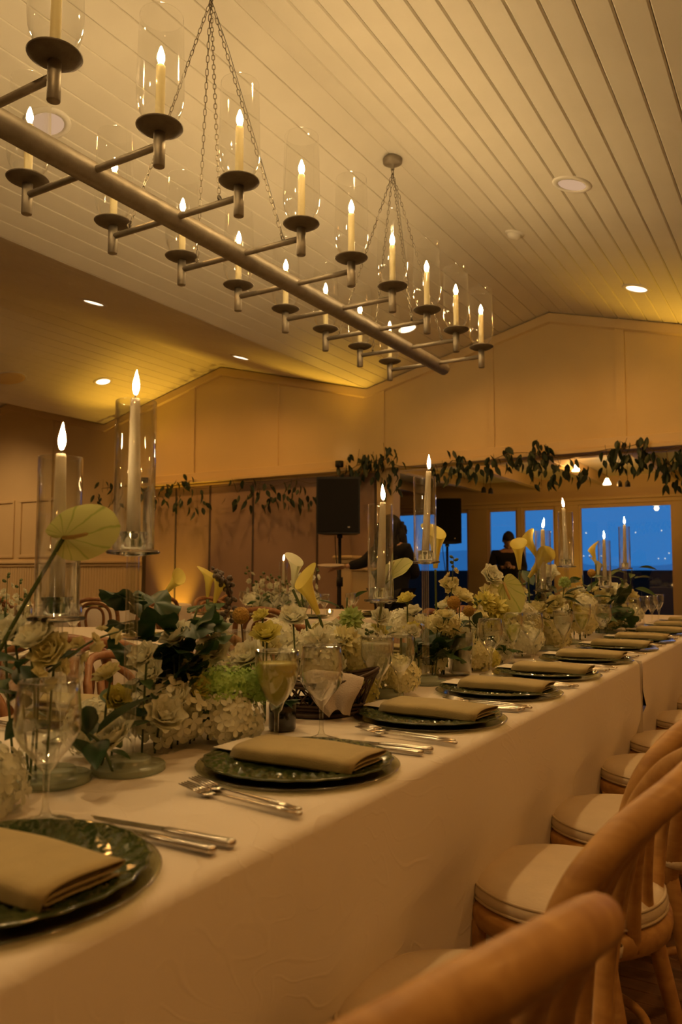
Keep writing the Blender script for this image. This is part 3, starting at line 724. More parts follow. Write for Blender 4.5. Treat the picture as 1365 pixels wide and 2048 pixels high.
def knife_parts():
    h = MB().tube([(.115, 0, .005), (.11, 0, .005), (.04, 0, .005), (.015, 0, .005), (.01, 0, .005)], [.006, .0078, .0068, .0062, .0045], 10, flat=.6)
    h.ball((.112, 0, .005), .0085, 8, 5, (.8, 1, .65))
    t = MB().add([(.012, -.004, .0035), (-.07, -.010, .0032), (-.10, -.008, .0032), (-.118, .003, .0032), (.012, .005, .0035), (.012, -.004, .006), (-.07, -.010, .0042), (-.10, -.008, .0040), (-.118, .003, .0038), (.012, .005, .0065)],
                 [(0, 1, 2, 3, 4)[::-1], (5, 6, 7, 8, 9), (0, 1, 6, 5), (1, 2, 7, 6), (2, 3, 8, 7), (3, 4, 9, 8), (4, 0, 5, 9)])
    return h.mesh('handle', 'silver'), t.mesh('blade', 'silver', False)
FK, KN = fork_parts(), knife_parts()
def cutlery(name, parts, loc, rz, label, cat, group):
    t = thing(name, label, cat, loc, rz, group)
    obj(parts[0].name, parts[0], t); obj(parts[1].name, parts[1], t)
rr = random.Random(12)
def setting(x, y, i, side, s=1, group_tail='', full=True):
    w = '%s %s' % (ORD[i], side)
    tag(obj('charger_plate', CHARGER, loc=(x, y, TZ + .0015), rot=(0, 0, rr.uniform(0, 6))), 'clear glass charger under the green plate, %s setting' % w, 'charger', 'glass chargers')
    tag(obj('green_plate', PLATE, loc=(x, y, TZ + .0037), rot=(0, 0, rr.uniform(0, 6))), 'embossed green glass plate with scrolled rim, %s setting' % w, 'plate', 'green glass plates')
    if not full: return
    rz = rr.uniform(-.07, .07) + (0 if s > 0 else PI)
    tag(obj('menu_card', CARD, loc=(x - s * .045, y + .012, TZ + .0200), rot=(0, .02 * s, rz)), 'white menu card tucked under the napkin, %s setting' % w, 'card', 'menu cards')
    tag(obj('napkin', NAP, loc=(x + s * .022, y - .005, TZ + .0130), rot=(0, 0, rz), scale=(1, rr.uniform(.92, 1.02), .85)), 'folded olive napkin on a green plate, %s setting' % w, 'napkin', 'olive napkins')
    for k, (dx, dy, a) in enumerate([(.035, -.198, -.15), (.045, -.222, -.10)]):
        cutlery('fork', FK, (x + s * dx, y + s * dy, TZ + .0025), a + (0 if s > 0 else PI) + rr.uniform(-.05, .05), '%s silver fork beside the green plate, %s setting' % (('inner', 'outer')[k], w), 'fork', 'silver forks')
    for k, (dx, dy, a) in enumerate([(.030, .178, .03), (.035, .204, .03)]):
        cutlery('knife', KN, (x + s * dx, y + s * dy, TZ + .0025), a + (0 if s > 0 else PI) + rr.uniform(-.03, .03), '%s silver knife beside the green plate, %s setting' % (('inner', 'outer')[k], w), 'knife', 'silver knives')
for i, (x, y) in enumerate([(-.752, .545), (-.758, 1.123), (-.752, 1.639), (-.752, 2.09), (-.750, 2.53), (-.75, 3.04), (-.75, 3.58), (-.748, 4.05), (-.75, 4.60), (-.75, 5.15), (-.75, 5.7)]):
    setting(x, y, i, 'aisle-side')
for i, y in enumerate([.75, 1.27, 1.80, 2.33, 2.86, 3.4, 3.95]): setting(-1.43, y, i, 'flower-side', -1, full=i < 5)
def ring_settings(c, angs, side):
    for i, a in enumerate(angs): setting(c.x + .68 * math.cos(a), c.y + .68 * math.sin(a), i, side, full=False)
ring_settings(T2, [-.9, -.2, -1.6, -2.3, .5, 2.6], 'round-table')
ring_settings(T3, [-.9, -.2, -1.6], 'wainscot-table')
ring_settings(T4, [-.2, -.9, .6], 'left-edge-table')
# ================================================================= GLASSWARE
def lathe_glass(bowl, foot, h0, r0, H, rim, rm):
    # foot, stem and bowl as one profile: outside up, then the inner wall back down
    pr = [(0, 0), (foot, .0), (foot, .0022), (foot * .6, .0045), (.0075, .010), (.0042, .018), (.0038, h0 * .6), (.0048, h0 - .006), (.010, h0)]
    pr += bowl; inner = [(max(r - .0011, .0005), z + .001) for r, z in reversed(bowl)] + [(0, h0 + .004)]
    return pr, inner
def bowl_pts(h0, r1, H, rim, p=.55):
    o = []
    for k in range(1, 9):
        t = k / 8; z = h0 + (H - h0) * t
        r = r1 * math.sin(min(1, t / p) * PI / 2) ** .8 if t < p else r1 + (rim - r1) * ((t - p) / (1 - p)) ** 1.5
        o.append((r, z))
    return o
GLS = {}
for nm, h0, r1, H, rim, p in (('wine', .075, .041, .180, .036, .55), ('goblet', .062, .040, .168, .0405, .70), ('flute', .075, .036, .185, .036, .75), ('wide', .070, .043, .182, .0385, .5)):
    bw = bowl_pts(h0, r1, H, rim, p); o_, in_ = lathe_glass(bw, .036, h0, r1, H, rim, 0)
    body = MB().lathe(o_ + in_, 32).mesh('glass_body', 'wine_glass')
    def liq(frac, m, bw=bw, h0=h0, H=H):
        lv = h0 + (H - h0) * frac; pts = [(max(r - .0022, .001), z + .002) for r, z in bw if z < lv]
        r2 = pts[-1][0]; return MB().lathe([(0, h0 + .006)] + pts + [(r2, lv), (0, lv)], 28).mesh('drink', m)
    GLS[nm] = (body, liq)
tumb = MB().lathe([(0, .004), (.026, .004), (.029, .006), (.0345, .118), (.0335, .1185), (.028, .012), (0, .011)], 32).mesh('glass_body', 'wine_glass')
def glass(kind, x, y, label, fill=None, frac=.6, s=1.0):
    t = thing('wine_glass' if kind != 'tumbler' else 'water_tumbler', label, 'glass', (x, y, TZ + .001), group='drinking glasses'); t.scale = (s, s, s)
    if kind == 'tumbler':
        obj('glass_body', tumb, t)
        if fill: part('drink', MB().lathe([(0, .012), (.0268, .013), (.0268 + .006 * frac, .012 + .1 * frac), (0, .012 + .1 * frac)], 28), fill, t)
        return
    obj('glass_body', GLS[kind][0], t)
    if fill: obj('drink', GLS[kind][1](frac, fill), t)
P = lambda px, py: at_z(px, py, TZ)[:2]
glass('wide', *P(90, 1646), 'empty wine glass standing behind the nearest green plate')
glass('goblet', *P(553, 1490), 'stemmed glass with cloudy yellow drink behind the second place setting', 'drink_yellow', .80, 1.05)
glass('wide', *P(643, 1480), 'empty wine glass in front of the wicker bread basket')
glass('goblet', *P(755, 1417), 'frosty stemmed glass of ice water beside the bread basket', 'ice_water', .86, 1.02)
glass('wine', *P(800, 1407), 'empty wine glass between the ice water and a tall candle holder', None, 0, .95)
glass('tumbler', -.985, 2.39, 'straight glass of ice water before the cream hydrangeas', 'ice_water', .92, 1.15)
glass('wine', *P(982, 1351), 'empty wine glass beside the straight ice water glass')
glass('flute', *P(1027, 1331), 'stemmed glass of pale white wine behind the fifth green plate', 'drink_pale', .62)
glass('wine', *P(1066, 1325), 'empty wine glass next to the pale white wine')
glass('goblet', *P(1128, 1304), 'stemmed ice water glass behind the sixth green plate', 'ice_water', .80)
glass('flute', *P(1166, 1299), 'pale green wine in a glass beside the sixth plate ice water', 'drink_pale', .62, 1.05)
glass('wine', *P(1208, 1287), 'empty wine glass beyond the pale green wine')
glass('goblet', *P(1243, 1268), 'stemmed water glass by the seventh green plate', 'ice_water', .75)
glass('wine', *P(1270, 1256), 'empty wine glass near the far end of the flowers')
glass('wine', *P(1289, 1249), 'empty wine glass, last but one along the table')
glass('flute', *P(1319, 1243), 'wine glass at the far end by the window frame')
glass('wine', -.93, 5.55, 'wine glass far down the table behind the napkins')
for i, (x, y) in enumerate([(-1.22, .93), (-1.26, 1.05), (-1.27, 1.60), (-1.25, 2.08), (-1.25, 2.62), (-1.25, 3.15)]): glass(('wine', 'goblet')[i % 2], x, y, '%s glass on the flower-side of the long table' % ORD[i])
for i, a in enumerate([-.7, -.55, -1.4, -1.25, -2.1, .1, -2.6, .7]): glass(('wine', 'goblet')[i % 2], T2.x + .46 * math.cos(a), T2.y + .46 * math.sin(a), '%s glass on the round table before the partition' % ORD[i])
for i, a in enumerate([-.6, -1.2, -.1]): glass('wine', T4.x + .46 * math.cos(a), T4.y + .46 * math.sin(a), '%s glass on the left edge table' % ORD[i])

# ================================================================= CANDLES IN GLASS CYLINDERS ON CRYSTAL HOLDERS
def flame_mesh(): return MB().lathe([(.0, -.002), (.003, .0), (.0055, .008), (.0060, .014), (.0049, .023), (.0028, .032), (.0009, .040), (0, .043)], 14, mod=lambda r, z, a, k: (r, z)).mesh('flame', 'flame_light')
FLM = flame_mesh()
def candle(x, y, tall, name, tilt=(0, 0), h_c=None, top=None):
    top = top or (1.142 if tall else 1.035); z0 = TZ + .001
    t = thing('candle_holder', 'crystal candle holder on a round base, %s' % name, 'candle holder', (x, y, z0), group='crystal candle holders')
    st = top - z0 - .028
    part('base', MB().lathe([(0, 0), (.058, 0), (.0605, .002), (.0605, .009), (.0585, .011), (.038, .0115), (.037, .019), (.035, .021), (0, .021)], 44), 'base_glass', t)
    stm = part('stem', MB().lathe([(.0105, .021), (.0105, st)], 24), 'cylinder_glass', t)
    part('stem_core', MB().lathe([(.0042, .021), (.0042, st)], 14), 'cylinder_glass', stm)
    part('cup_plate', MB().lathe([(0, st), (.012, st), (.043, st + .004), (.045, st + .007), (.043, st + .010), (.021, st + .011), (.021, st + .034), (.024, st + .037), (.024, st + .041), (.014, st + .041), (.013, st + .013), (0, st + .013)], 36), 'crystal', t)
    zc = z0 + st + .0115
    H = .252
    tag(obj('glass_cylinder', MB().lathe([(.0335, .0), (.0345, .0), (.0345, H), (.0342, H + .001), (.0322, H + .001), (.0320, H), (.0320, .0), (.0335, 0)], 44).mesh('glass_cylinder', 'cylinder_glass'), loc=(x, y, zc)),
        'clear open glass cylinder around the candle, %s' % name, 'glass cylinder', 'glass candle cylinders')
    hc = h_c or .256
    c = thing('taper_candle', 'lit ivory taper candle, %s' % name, 'candle', (x, y, zc + .003), group='ivory taper candles'); c.rotation_euler = (tilt[0], tilt[1], 0)
    part('wax', MB().lathe([(0, 0), (.0115, 0), (.0118, .03), (.0100, .16), (.0082, hc - .006), (.0072, hc), (.003, hc - .001), (0, hc - .002)], 20), 'wax', c)
    part('wick', MB().tube([(0, 0, hc - .003), (.0005, 0, hc + .006), (.002, .0005, hc + .012)], .0011, 6), 'wick', c)
    f = obj('flame', FLM, c, loc=(.001, 0, hc + .008), rot=(.06 * math.sin(x * 40), .14 * math.sin(y * 23), 0))
candle(-.985, .958, True, 'the tall one nearest the camera', (0, -.012))
candle(-1.035, .845, False, 'the shorter one at the left edge')
candle(-1.004, 2.165, True, 'the tall one before the sun room opening', (0, .05), .268)
candle(-1.000, 1.872, False, 'the shorter one in front of the serving woman', (0, .03))
candle(-1.0, 3.73, True, 'the tall one left of the widest blue window', (0, -.03), .268)
candle(-1.0, 3.36, False, 'the shorter one beside the man with the phone')
candle(-1.0, 4.52, False, 'the shorter one before the widest blue window')
candle(-1.0, 5.075, True, 'the tall one furthest down the table', (0, .01), .262)
candle(*(on_table(567, 6.35))[:2], False, 'on the round table among white stocks', top=.945)
# tealights on the second table
for i, (x, y) in enumerate([on_table(480, 6.1)[:2], on_table(660, 6.0)[:2]]):
    t = thing('tealight', ['small lit tealight behind the ochre ball flower', 'small lit tealight on the round table near the crescent calla'][i], 'tealight', (x, y, TZ + .001), group='tealights')
    part('cup', MB().lathe([(0, 0), (.026, 0), (.028, .05), (.026, .05), (.024, .01), (0, .008)], 20), 'wine_glass', t)
    part('wax', MB().lathe([(0, .01), (.022, .01), (.022, .026), (0, .026)], 18), 'wax', t)
    part('flame', MB().lathe([(0, .028), (.005, .032), (.006, .040), (.002, .054), (0, .058)], 10), 'tealight_light', t)

# ================================================================= BREAD BASKET AND DARK JAR
bx = at_z(655, 1434, TZ)
t = thing('bread_basket', 'dark wicker bread basket with open lattice sides', 'basket', (bx.x - .045, bx.y + .035, TZ + .001), .45)
part('base', MB().lathe([(0, 0), (.085, 0), (.09, .006), (.085, .010), (0, .010)], 36, mod=lambda r, z, a, k: (r * (1 + .0 * a), z)), 'wicker', t)
rim = lambda a, z, k: ((.088 + .032 * k) * math.cos(a) * 1.15, (.088 + .032 * k) * math.sin(a) * .8, z)
for r_, z_ in ((0, .006), (0, .016), (.12, .024), (1.0, .082), (1.04, .090)):
    part('hoop', MB().loop([rim(2 * PI * k / 44, z_ + (.014 * math.cos(4 * PI * k / 44) if r_ >= 1 else 0), r_) for k in range(44)], .0042, 7), 'wicker', t)
b = MB()
for k in range(26):
    for s in (-1, 1):
        a0 = 2 * PI * k / 26; b.tube([rim(a0 + s * .36 * q, .024 + .060 * q + (.014 * math.cos(2 * (a0 + s * .36)) * q), .12 + .88 * q) for q in (0, .33, .66, 1)], .0022, 5)
part('lattice', b, 'wicker', t)
lb = MB().grid(lambda u, v: ((u - .5) * .20, (v - .5) * .15, .062 + .012 * math.sin(u * 9) * math.cos(v * 7) + .02 * (1 - (2 * u - 1) ** 2)), 14, 10)
nk = tag(obj('bread_napkin', None, loc=t.location, rot=(0, 0, .45)), 'pale linen napkin draped over the bread basket rim', 'napkin')
part('cloth_body', lb, 'linen', nk)
b2 = MB().grid(lambda u, v: ((u - .5) * .15 * (1 - .70 * v ** 1.5) + .030 + .030 * v + .006 * math.sin(v * 6), -.060 - .050 * min(1, v * 1.7) + (.011 * math.sin(u * 11 + 3 * v)), .106 - .016 * (2 * u - 1) ** 2 + .004 * math.sin(u * 7) - .082 * max(0, v - .25) / .75), 10, 10)
part('hanging_corner', b2, 'linen', nk)
jx = at_z(565, 1460, TZ)
t = thing('dark_jar', 'small glossy dark jar holding trailing leaves', 'jar', (jx.x, jx.y, TZ + .001))
part('body', MB().lathe([(0, 0), (.026, 0), (.0285, .004), (.029, .05), (.027, .056), (.025, .056), (.025, .01), (0, .008)], 28), 'jar_dark', t)

# ================================================================= FLOWERS
def petal(L, Wd, cup=.3, curl=.2, nu=4, nv=5, point=0.0):
    # grows along +Z from the origin, cupped towards -X, lip curling outwards
    def fn(u, v):
        w = Wd * math.sin(PI * min(1, .12 + .80 * v) ** 1.2) ** .8 * (1 - point * v); s = (u - .5) * 2
        if v > .93: w *= .86
        return (-cup * L * (s * s * .5) + L * cup * .9 * math.sin(v * PI * .5) - L * .0 + curl * L * max(0, v - .6) ** 2 * 3, s * w / 2, L * v * (1 - .08 * s * s))
    return MB().grid(fn, nu, nv)
def rose(R, m, seed, rings=((.25, 4, .72), (.48, 5, .86), (.72, 6, .95), (1.0, 7, .92))):
    rr = random.Random(seed); b = MB()
    for r, n, h in rings:
        for k in range(n):
            a = 2 * PI * (k + rr.uniform(-.2, .2)) / n + r * 5
            p = petal(R * 1.25 * h, R * (.55 + .75 * r), .22 + .12 * r, .25 * r)
            tilt = (r - .15) * .85 + rr.uniform(-.06, .08)
            b.put(p, Matrix.Rotation(a, 4, 'Z') @ Matrix.Translation((R * .10 * r, 0, 0)) @ Matrix.Rotation(tilt, 4, 'Y'))
    b.ball((0, 0, R * .30), R * .24, 8, 6, (1, 1, 1.6))
    return b.mesh('bloom', m)
def hydrangea(R, m, seed, n=130, flat=.80, fs=(.15, .21), rad=(.86, 1.08)):
    rr = random.Random(seed); b = MB(); g = PI * (3 - 5 ** .5)
    for k in range(n):
        zz = 1 - 1.72 * (k + .5) / n; r0 = math.sqrt(max(0, 1 - zz * zz)); th = g * k
        d = Vector((r0 * math.cos(th), r0 * math.sin(th), zz)); rad_ = R * rr.uniform(*rad)
        c = Vector((d.x * rad_, d.y * rad_, d.z * rad_ * flat)); sp = rr.uniform(0, 6); fl = R * rr.uniform(*fs)
        dd = (d + Vector((rr.uniform(-.3, .3), rr.uniform(-.3, .3), rr.uniform(-.2, .3)))).normalized(); M = orient(dd, sp, c)
        for q in range(4):
            a = q * PI / 2; ca, sa = math.cos(a), math.sin(a); zc = rr.uniform(-.1, .25) * fl
            pts = [(0, 0, 0), (.45 * fl, -.38 * fl, .10 * fl), (.98 * fl, -.34 * fl, zc), (1.12 * fl, 0, zc * 1.2), (.98 * fl, .34 * fl, zc), (.45 * fl, .38 * fl, .10 * fl), (.6 * fl, 0, -.04 * fl)]
            pts = [M @ Vector((x * ca - y * sa, x * sa + y * ca, z)) for x, y, z in pts]
            b.add(pts, [(0, 1, 6), (1, 2, 6), (2, 3, 6), (3, 4, 6), (4, 5, 6), (5, 0, 6)])
    b.ball((0, 0, 0), R * .74, 10, 7, (1, 1, flat))
    return b.mesh('bloom', m)
def pompon(R, m, seed, n=70):
    rr = random.Random(seed); b = MB(); g = PI * (3 - 5 ** .5)
    for k in range(n):
        zz = 1 - 1.6 * (k + .5) / n; r0 = math.sqrt(max(0, 1 - zz * zz)); d = Vector((r0 * math.cos(g * k), r0 * math.sin(g * k), zz))
        p = petal(R * .75, R * .42, .25, .5, 2, 3); b.put(p, orient((d + Vector((0, 0, .15))).normalized(), rr.uniform(0, 6), d * R * .42))
    b.ball((0, 0, 0), R * .55, 10, 7)
    return b.mesh('bloom', m)
def calla(L, m):
    # a rolled funnel: tube below, wide flared lip drawn out to one pointed tip
    def fn(u, v):
        a = (u * 2 - 1) * PI * 1.06; t = v
        r = L * (.050 + .13 * t + .10 * max(0, t - .5) ** 1.5 * 2.1)
        tip = math.cos(a / 2) ** 2
        z = L * (t * (.66 + .42 * tip)); flare = L * .11 * max(0, t - .70) ** 1.3 * 5 * (.25 + 1.15 * tip)
        r += flare * .45; z -= flare * .35 * (1 - .3 * tip)
        return (r * math.cos(a) + L * .05 * t * t + (flare * .5 * tip), r * math.sin(a) * .92, z)
    b = MB().grid(fn, 22, 14); b.tube([(0, 0, .02 * L), (.02 * L, 0, .55 * L)], [.02 * L, .03 * L], 8)
    return b.mesh('spathe', m)
def anthurium(L, wide=.92):
    # heart-shaped waxy spathe, stalk joining at the origin between the lobes, tip at +X
    def fn(u, v):
        a = (u * 2 - 1) * PI
        r = L * (.33 + .20 * math.cos(a) + .12 * math.cos(2 * a) + .07 * abs(math.sin(a)) * 2 + .10 * max(0, math.cos(a)) ** 6)
        if abs(a) > 2.2: r *= 1 - .75 * ((abs(a) - 2.2) / .94) ** 2
        x = r * v * math.cos(a) + L * .04; y = r * v * math.sin(a) * wide
        z = L * (.16 * v * v * (abs(math.sin(a)) ** 1.2) - .10 * v ** 2 * max(0, math.cos(a)) + .012 * math.sin(9 * a) * v * v)
        return (x, y, z)
    return MB().grid(fn, 40, 8).mesh('spathe', 'anthurium')
def leaf_mesh(L, Wd, m, fold=.18, droop=.15, nm='leaf'):
    def fn(u, v):
        w = Wd * math.sin(PI * v ** .85) ** .9 * (1 - .15 * v); s = (u - .5) * 2
        return (s * w / 2, L * v, fold * abs(s) * w - droop * L * v * v)
    return MB().grid(fn, 4, 7).mesh(nm, m)
def lobed_leaf(L, m):
    # broad geranium-like leaf with scalloped edge
    def fn(u, v):
        a = (u - .5) * 2 * PI * .88; r = L * .5 * (1 + .13 * math.cos(5 * a) + .05 * math.cos(17 * a)) * v
        return (r * math.sin(a), L * .42 + r * math.cos(a) - L * .1, .12 * L * v * v * math.cos(5 * a) * .5 - .10 * L * v * v)
    return MB().grid(fn, 36, 4).mesh('leaf', m)
ROSES = {(m, s): rose(.026, m, s) for m in ('petal_white', 'petal_cream', 'petal_yellow', 'petal_green') for s in (1, 2)}
HYD = {(m, s): hydrangea(.075, m, s) for m in ('petal_white', 'petal_cream', 'petal_yellow') for s in (1, 2, 3)}
SMALLH = {m: hydrangea(.05, m, 9, 300, .7, (.07, .13), (.72, 1.22)) for m in ('petal_lime',)}
POM = {m: pompon(.024, m, 3) for m in ('petal_white', 'petal_cream', 'petal_yellow', 'petal_green')}
CAL = {m: calla(.10, m) for m in ('petal_calla', 'petal_calla_white')}
ANT = anthurium(.15)
LEAF = {m: leaf_mesh(.07, .034, m) for m in ('leaf_dark', 'leaf_mid', 'leaf_grey')}
LOBE = {m: lobed_leaf(.085, m) for m in ('leaf_dark', 'leaf_mid')}
FL = []          # (y, kind word, object) for the labels
def stem_to(t, head, base, r=.0022, m='stem_green', sag=.0):
    mid = (head + base) / 2 + Vector((sag, -sag * .5, .02))
    return part('stem', MB().tube(bez([base, base * .6 + mid * .4 + Vector((0, 0, .0)), mid, head], 6), r, 6), m, t)
def flower(name, me, head, base=None, face=(0, 0, 1), spin=0, s=1.0, r=.0022, leaves=0, label=None, cat='flower', group='flowers on the long table', seed=0, stem_m='stem_green', calyx=True, leaf_m='leaf_mid', sag=0):
    head = Vector(head); base = Vector(base) if base else Vector((head.x * .4 + -1.06 * .6, head.y + .02, TZ + .002))
    t = tag(obj(name, None, loc=base), label or name, cat, group)
    loc = head - base; M = orient(face, spin)
    bl = obj(me.name, me, t, loc=loc, scale=s); bl.rotation_euler = M.to_euler()
    fz = Vector(face).normalized()
    st = stem_to(t, loc - fz * .004, Vector((0, 0, 0)), r, stem_m, sag)
    if calyx: part('calyx', MB().lathe([(.0025, -.010), (.006, -.004), (.009, .004), (.0095, .010)], 10), 'stem_green', t, loc=loc, rot=M.to_euler(), scale=s)
    rr = random.Random(seed * 7 + 3)
    for k in range(leaves):
        q = rr.uniform(.3, .8); p = loc * q + Vector((sag * .7, 0, .012)); a = rr.uniform(0, 6.28)
        obj('leaf', LEAF[leaf_m], t, loc=p, rot=(rr.uniform(-.2, .7), rr.uniform(-.3, .3), a), scale=rr.uniform(.6, 1.0))
    FL.append((base.y, name, t)); return t
V = lambda px, py, x: at_x(px, py, x)

# --- anthuriums
def anth(px, py, x, tip, up, s, base, label, seed):
    h = V(px, py, x); t = tag(obj('anthurium', None, loc=base), label, 'flower', 'anthuriums')
    z = Vector(up).normalized(); xx = (Vector(tip) - z * Vector(tip).dot(z)).normalized(); yy = z.cross(xx)
    M = Matrix((xx, yy, z)).transposed()
    o = obj('spathe', ANT, t, loc=h - Vector(base), rot=M.to_euler(), scale=s)
    part('spadix', MB().tube([(0, 0, .004), (.03, 0, .022), (.062, .002, .034), (.068, .002, .035)], [.0042, .0048, .0036, .001], 10), 'spadix', o)
    stem_to(t, h - Vector(base), Vector(), .0034, 'stem_green', -.03)
    obj('leaf', LEAF['leaf_dark'], t, loc=(h - Vector(base)) * .35, rot=(.4, .2, 1.2), scale=1.1)
right = Vector((math.cos(YAW), math.sin(YAW), 0)); toward = Vector((math.sin(YAW), -math.cos(YAW), 0))
anth(128, 1074, -1.0, right * .85 + Vector((0, 0, .34)) - toward * .1, Vector((0, 0, -.42)) + toward * .9, .74, (-1.115, .715, TZ + .002), 'large pale green veined anthurium leaning before the two nearest candles', 1)
anth(1008, 1166, -1.02, Vector((0, 0, -1)) + right * .18, toward + Vector((0, 0, .25)) - right * .1, 1.12, (-1.05, 2.97, TZ + .002), 'pale green anthurium facing out below the man with the phone', 2)
anth(775, 1160, -1.0, right * .7 + Vector((0, 0, .75)), toward * .45 + Vector((0, 0, .5)) - right * .5, .72, (-1.05, 1.98, TZ + .002), 'small pale anthurium against the shorter middle candle holder', 3)
anth(1085, 1290 - 40, -1.02, Vector((0, 0, -1)) + right * .1, toward, .6, (-1.05, 3.6, TZ + .002), 'small green anthurium low among the glasses down the table', 4)

# --- calla lilies
def cal(px, py, x, face, s, label, m='petal_calla', spin=0, base=None, sag=0):
    h = V(px, py, x); f = Vector(face).normalized()
    flower('calla_lily', CAL[m], h - f * .05 * s, base, f, spin, s, .0036, 0, label, 'flower', 'calla lilies', calyx=False, sag=sag)
up = Vector((0, 0, 1))
cal(417, 1165, -1.10, up + right * .05, .62, 'yellow calla lily, left one of the pair by the grey berry branch', spin=1.2)
cal(436, 1180, -1.12, up + right * .25, .66, 'yellow calla lily, right one of the pair by the grey berry branch', spin=2.2)
cal(618, 1185, -1.05, up - right * .45, 1.15, 'yellow crescent-shaped calla lily leaning over the bentwood chairs', spin=2.4, base=(-1.04, 1.72, TZ + .002))
cal(590, 1142, -1.12, up + right * .1, .85, 'white calla lily rising behind the yellow crescent calla', 'petal_calla_white', .6, base=(-1.05, 1.72, TZ + .002))
cal(872, 1092, -1.05, up + right * .02, 1.45, 'tall yellow calla lily beside the sun room speaker', spin=.4)
cal(1038, 1108, -1.05, up - right * .04, 1.3, 'yellow calla lily in front of the man with the phone', spin=2.8)
cal(1063, 1092, -1.05, up - right * .55, 1.30, 'yellow calla lily leaning left against the blue window', spin=.3)
cal(1078, 1128, -1.02, up + right * .75, 1.45, 'yellow calla lily leaning right below the shorter blue-window candle', spin=3.0)
cal(1187, 1106, -1.05, up - right * .25, 1.1, 'yellow calla lily before the widest blue window', spin=.8)
cal(1197, 1136, -1.03, up + right * .05, 1.15, 'white calla lily below the one before the widest window', 'petal_calla_white', 1.4)
cal(345, 1170, -1.15, up * .8 + right * .7, .62, 'yellow calla lily pointing sideways behind the dark leaves', spin=.4)

# --- roses, lisianthus, poms: (px, py, X, kind, size, label)
heads = [
 (352, 1268, -1.03, 'petal_white', 1.15, 'round white rose above the big hydrangea against dark leaves'),
 (284, 1310, -1.02, 'petal_white', 1.0, 'white lisianthus right beside the nearest candle stem'),
 (300, 1342, -1.04, 'petal_white', .9, 'white lisianthus in front of the lowest dark leaves'),
 (213, 1345, -1.0, 'petal_cream', .85, 'cream lisianthus bud left of the nearest candle stem'),
 (332, 1428, -.985, 'petal_white', 1.3, 'open white lisianthus sunk in the big hydrangea'),
 (352, 1394, -1.0, 'petal_white', 1.1, 'white lisianthus at the top of the big hydrangea'),
 (425, 1300, -1.04, 'petal_white', 1.25, 'ruffled white rose behind the lime green blossom'),
 (392, 1328, -1.02, 'petal_cream', 1.0, 'cream rose half covered by lime green blossom'),
 (400, 1372, -.99, 'petal_yellow', .8, 'small yellow-green lisianthus over the big hydrangea'),
 (487, 1305, -1.06, 'petal_white', 1.2, 'white lisianthus tipping right by the chair loop'),
 (440, 1272, -1.08, 'petal_white', .75, 'closed white tulip bud below the grey berry branch'),
 (521, 1230, -1.05, 'petal_yellow', .70, 'small yellow-green bud on a thin bent stem'),
 (540, 1290, -1.08, 'petal_cream', .9, 'cream lisianthus behind the yellow drink'),
 (640, 1262, -1.12, 'petal_cream', 1.05, 'cream lisianthus behind the crescent calla stem'),
 (672, 1258, -1.10, 'petal_white', 1.0, 'white lisianthus under the crescent calla'),
 (812, 1196, -1.05, 'petal_yellow', 1.0, 'pale yellow rose before the dark shirt of the woman'),
 (762, 1232, -1.05, 'petal_white', 1.0, 'white flat rose on the shorter middle candle stem'),
 (822, 1256, -1.02, 'petal_yellow', .95, 'pale yellow rose beside the tall middle candle stem'),
 (898, 1168, -1.05, 'petal_cream', 1.1, 'cream stock floret cluster, upper one by the sun room post'),
 (925, 1190, -1.03, 'petal_cream', 1.5, 'large cream rose right of the tall yellow calla'),
 (896, 1230, -1.0, 'petal_white', .9, 'white rose below the tall yellow calla'),
 (880, 1250, -1.0, 'petal_cream', .95, 'cream rose beside the tall middle candle stem base'),
 (985, 1150, -1.05, 'petal_white', 1.6, 'white open rose left of the pale anthurium, topmost'),
 (980, 1186, -1.05, 'petal_cream', 1.4, 'cream rose left of the pale anthurium, lower one'),
 (1092, 1145, -1.02, 'petal_white', 2.1, 'big white tulip leaning from the callas by the blue window'),
 (1060, 1226, -1.0, 'petal_cream', 1.4, 'cream rosebud in front of the stock spikes'),
 (1075, 1215, -1.02, 'petal_cream', 1.5, 'cream open rose right of the stock spikes'),
 (1175, 1195, -1.02, 'petal_yellow', 1.8, 'wide yellow rose behind the water goblets'),
 (1222, 1178, -1.03, 'petal_white', 2.3, 'big white peony below the shorter far candle'),
 (1232, 1205, -.98, 'petal_white', 1.9, 'white rose right of the dark leaf down the table'),
 (1205, 1195, -1.0, 'petal_cream', 1.7, 'cream rose between yellow rose and white peony'),
 (1140, 1190, -1.0, 'petal_cream', 1.6, 'cream rose on the far tall candle stem'),
 (1150, 1215, -.98, 'petal_yellow', 1.4, 'yellow rose low behind the goblets'),
 (1262, 1190, -1.0, 'petal_cream', 1.8, 'cream rose by the furthest candle stem'),
 (1112, 1205, -1.02, 'petal_cream', 1.5, 'cream rose left of the far tall candle stem'),
 (15, 1262, -1.10, 'petal_white', 1.1, 'white blossom cut by the left edge of the table flowers'),
 (70, 1270, -1.02, 'petal_white', 1.15, 'white ruffled bloom on the bent left branch'),
 (98, 1300, -1.0, 'petal_cream', 1.15, 'cream ruffled bloom under the bent left branch'),
 (236, 1395, -1.0, 'petal_yellow', .8, 'small yellow daisy-like bloom behind the nearest candle stem'),
 (225, 1470, -.96, 'petal_white', 1.2, 'drooping white bloom touching the nearest candle stem'),
]
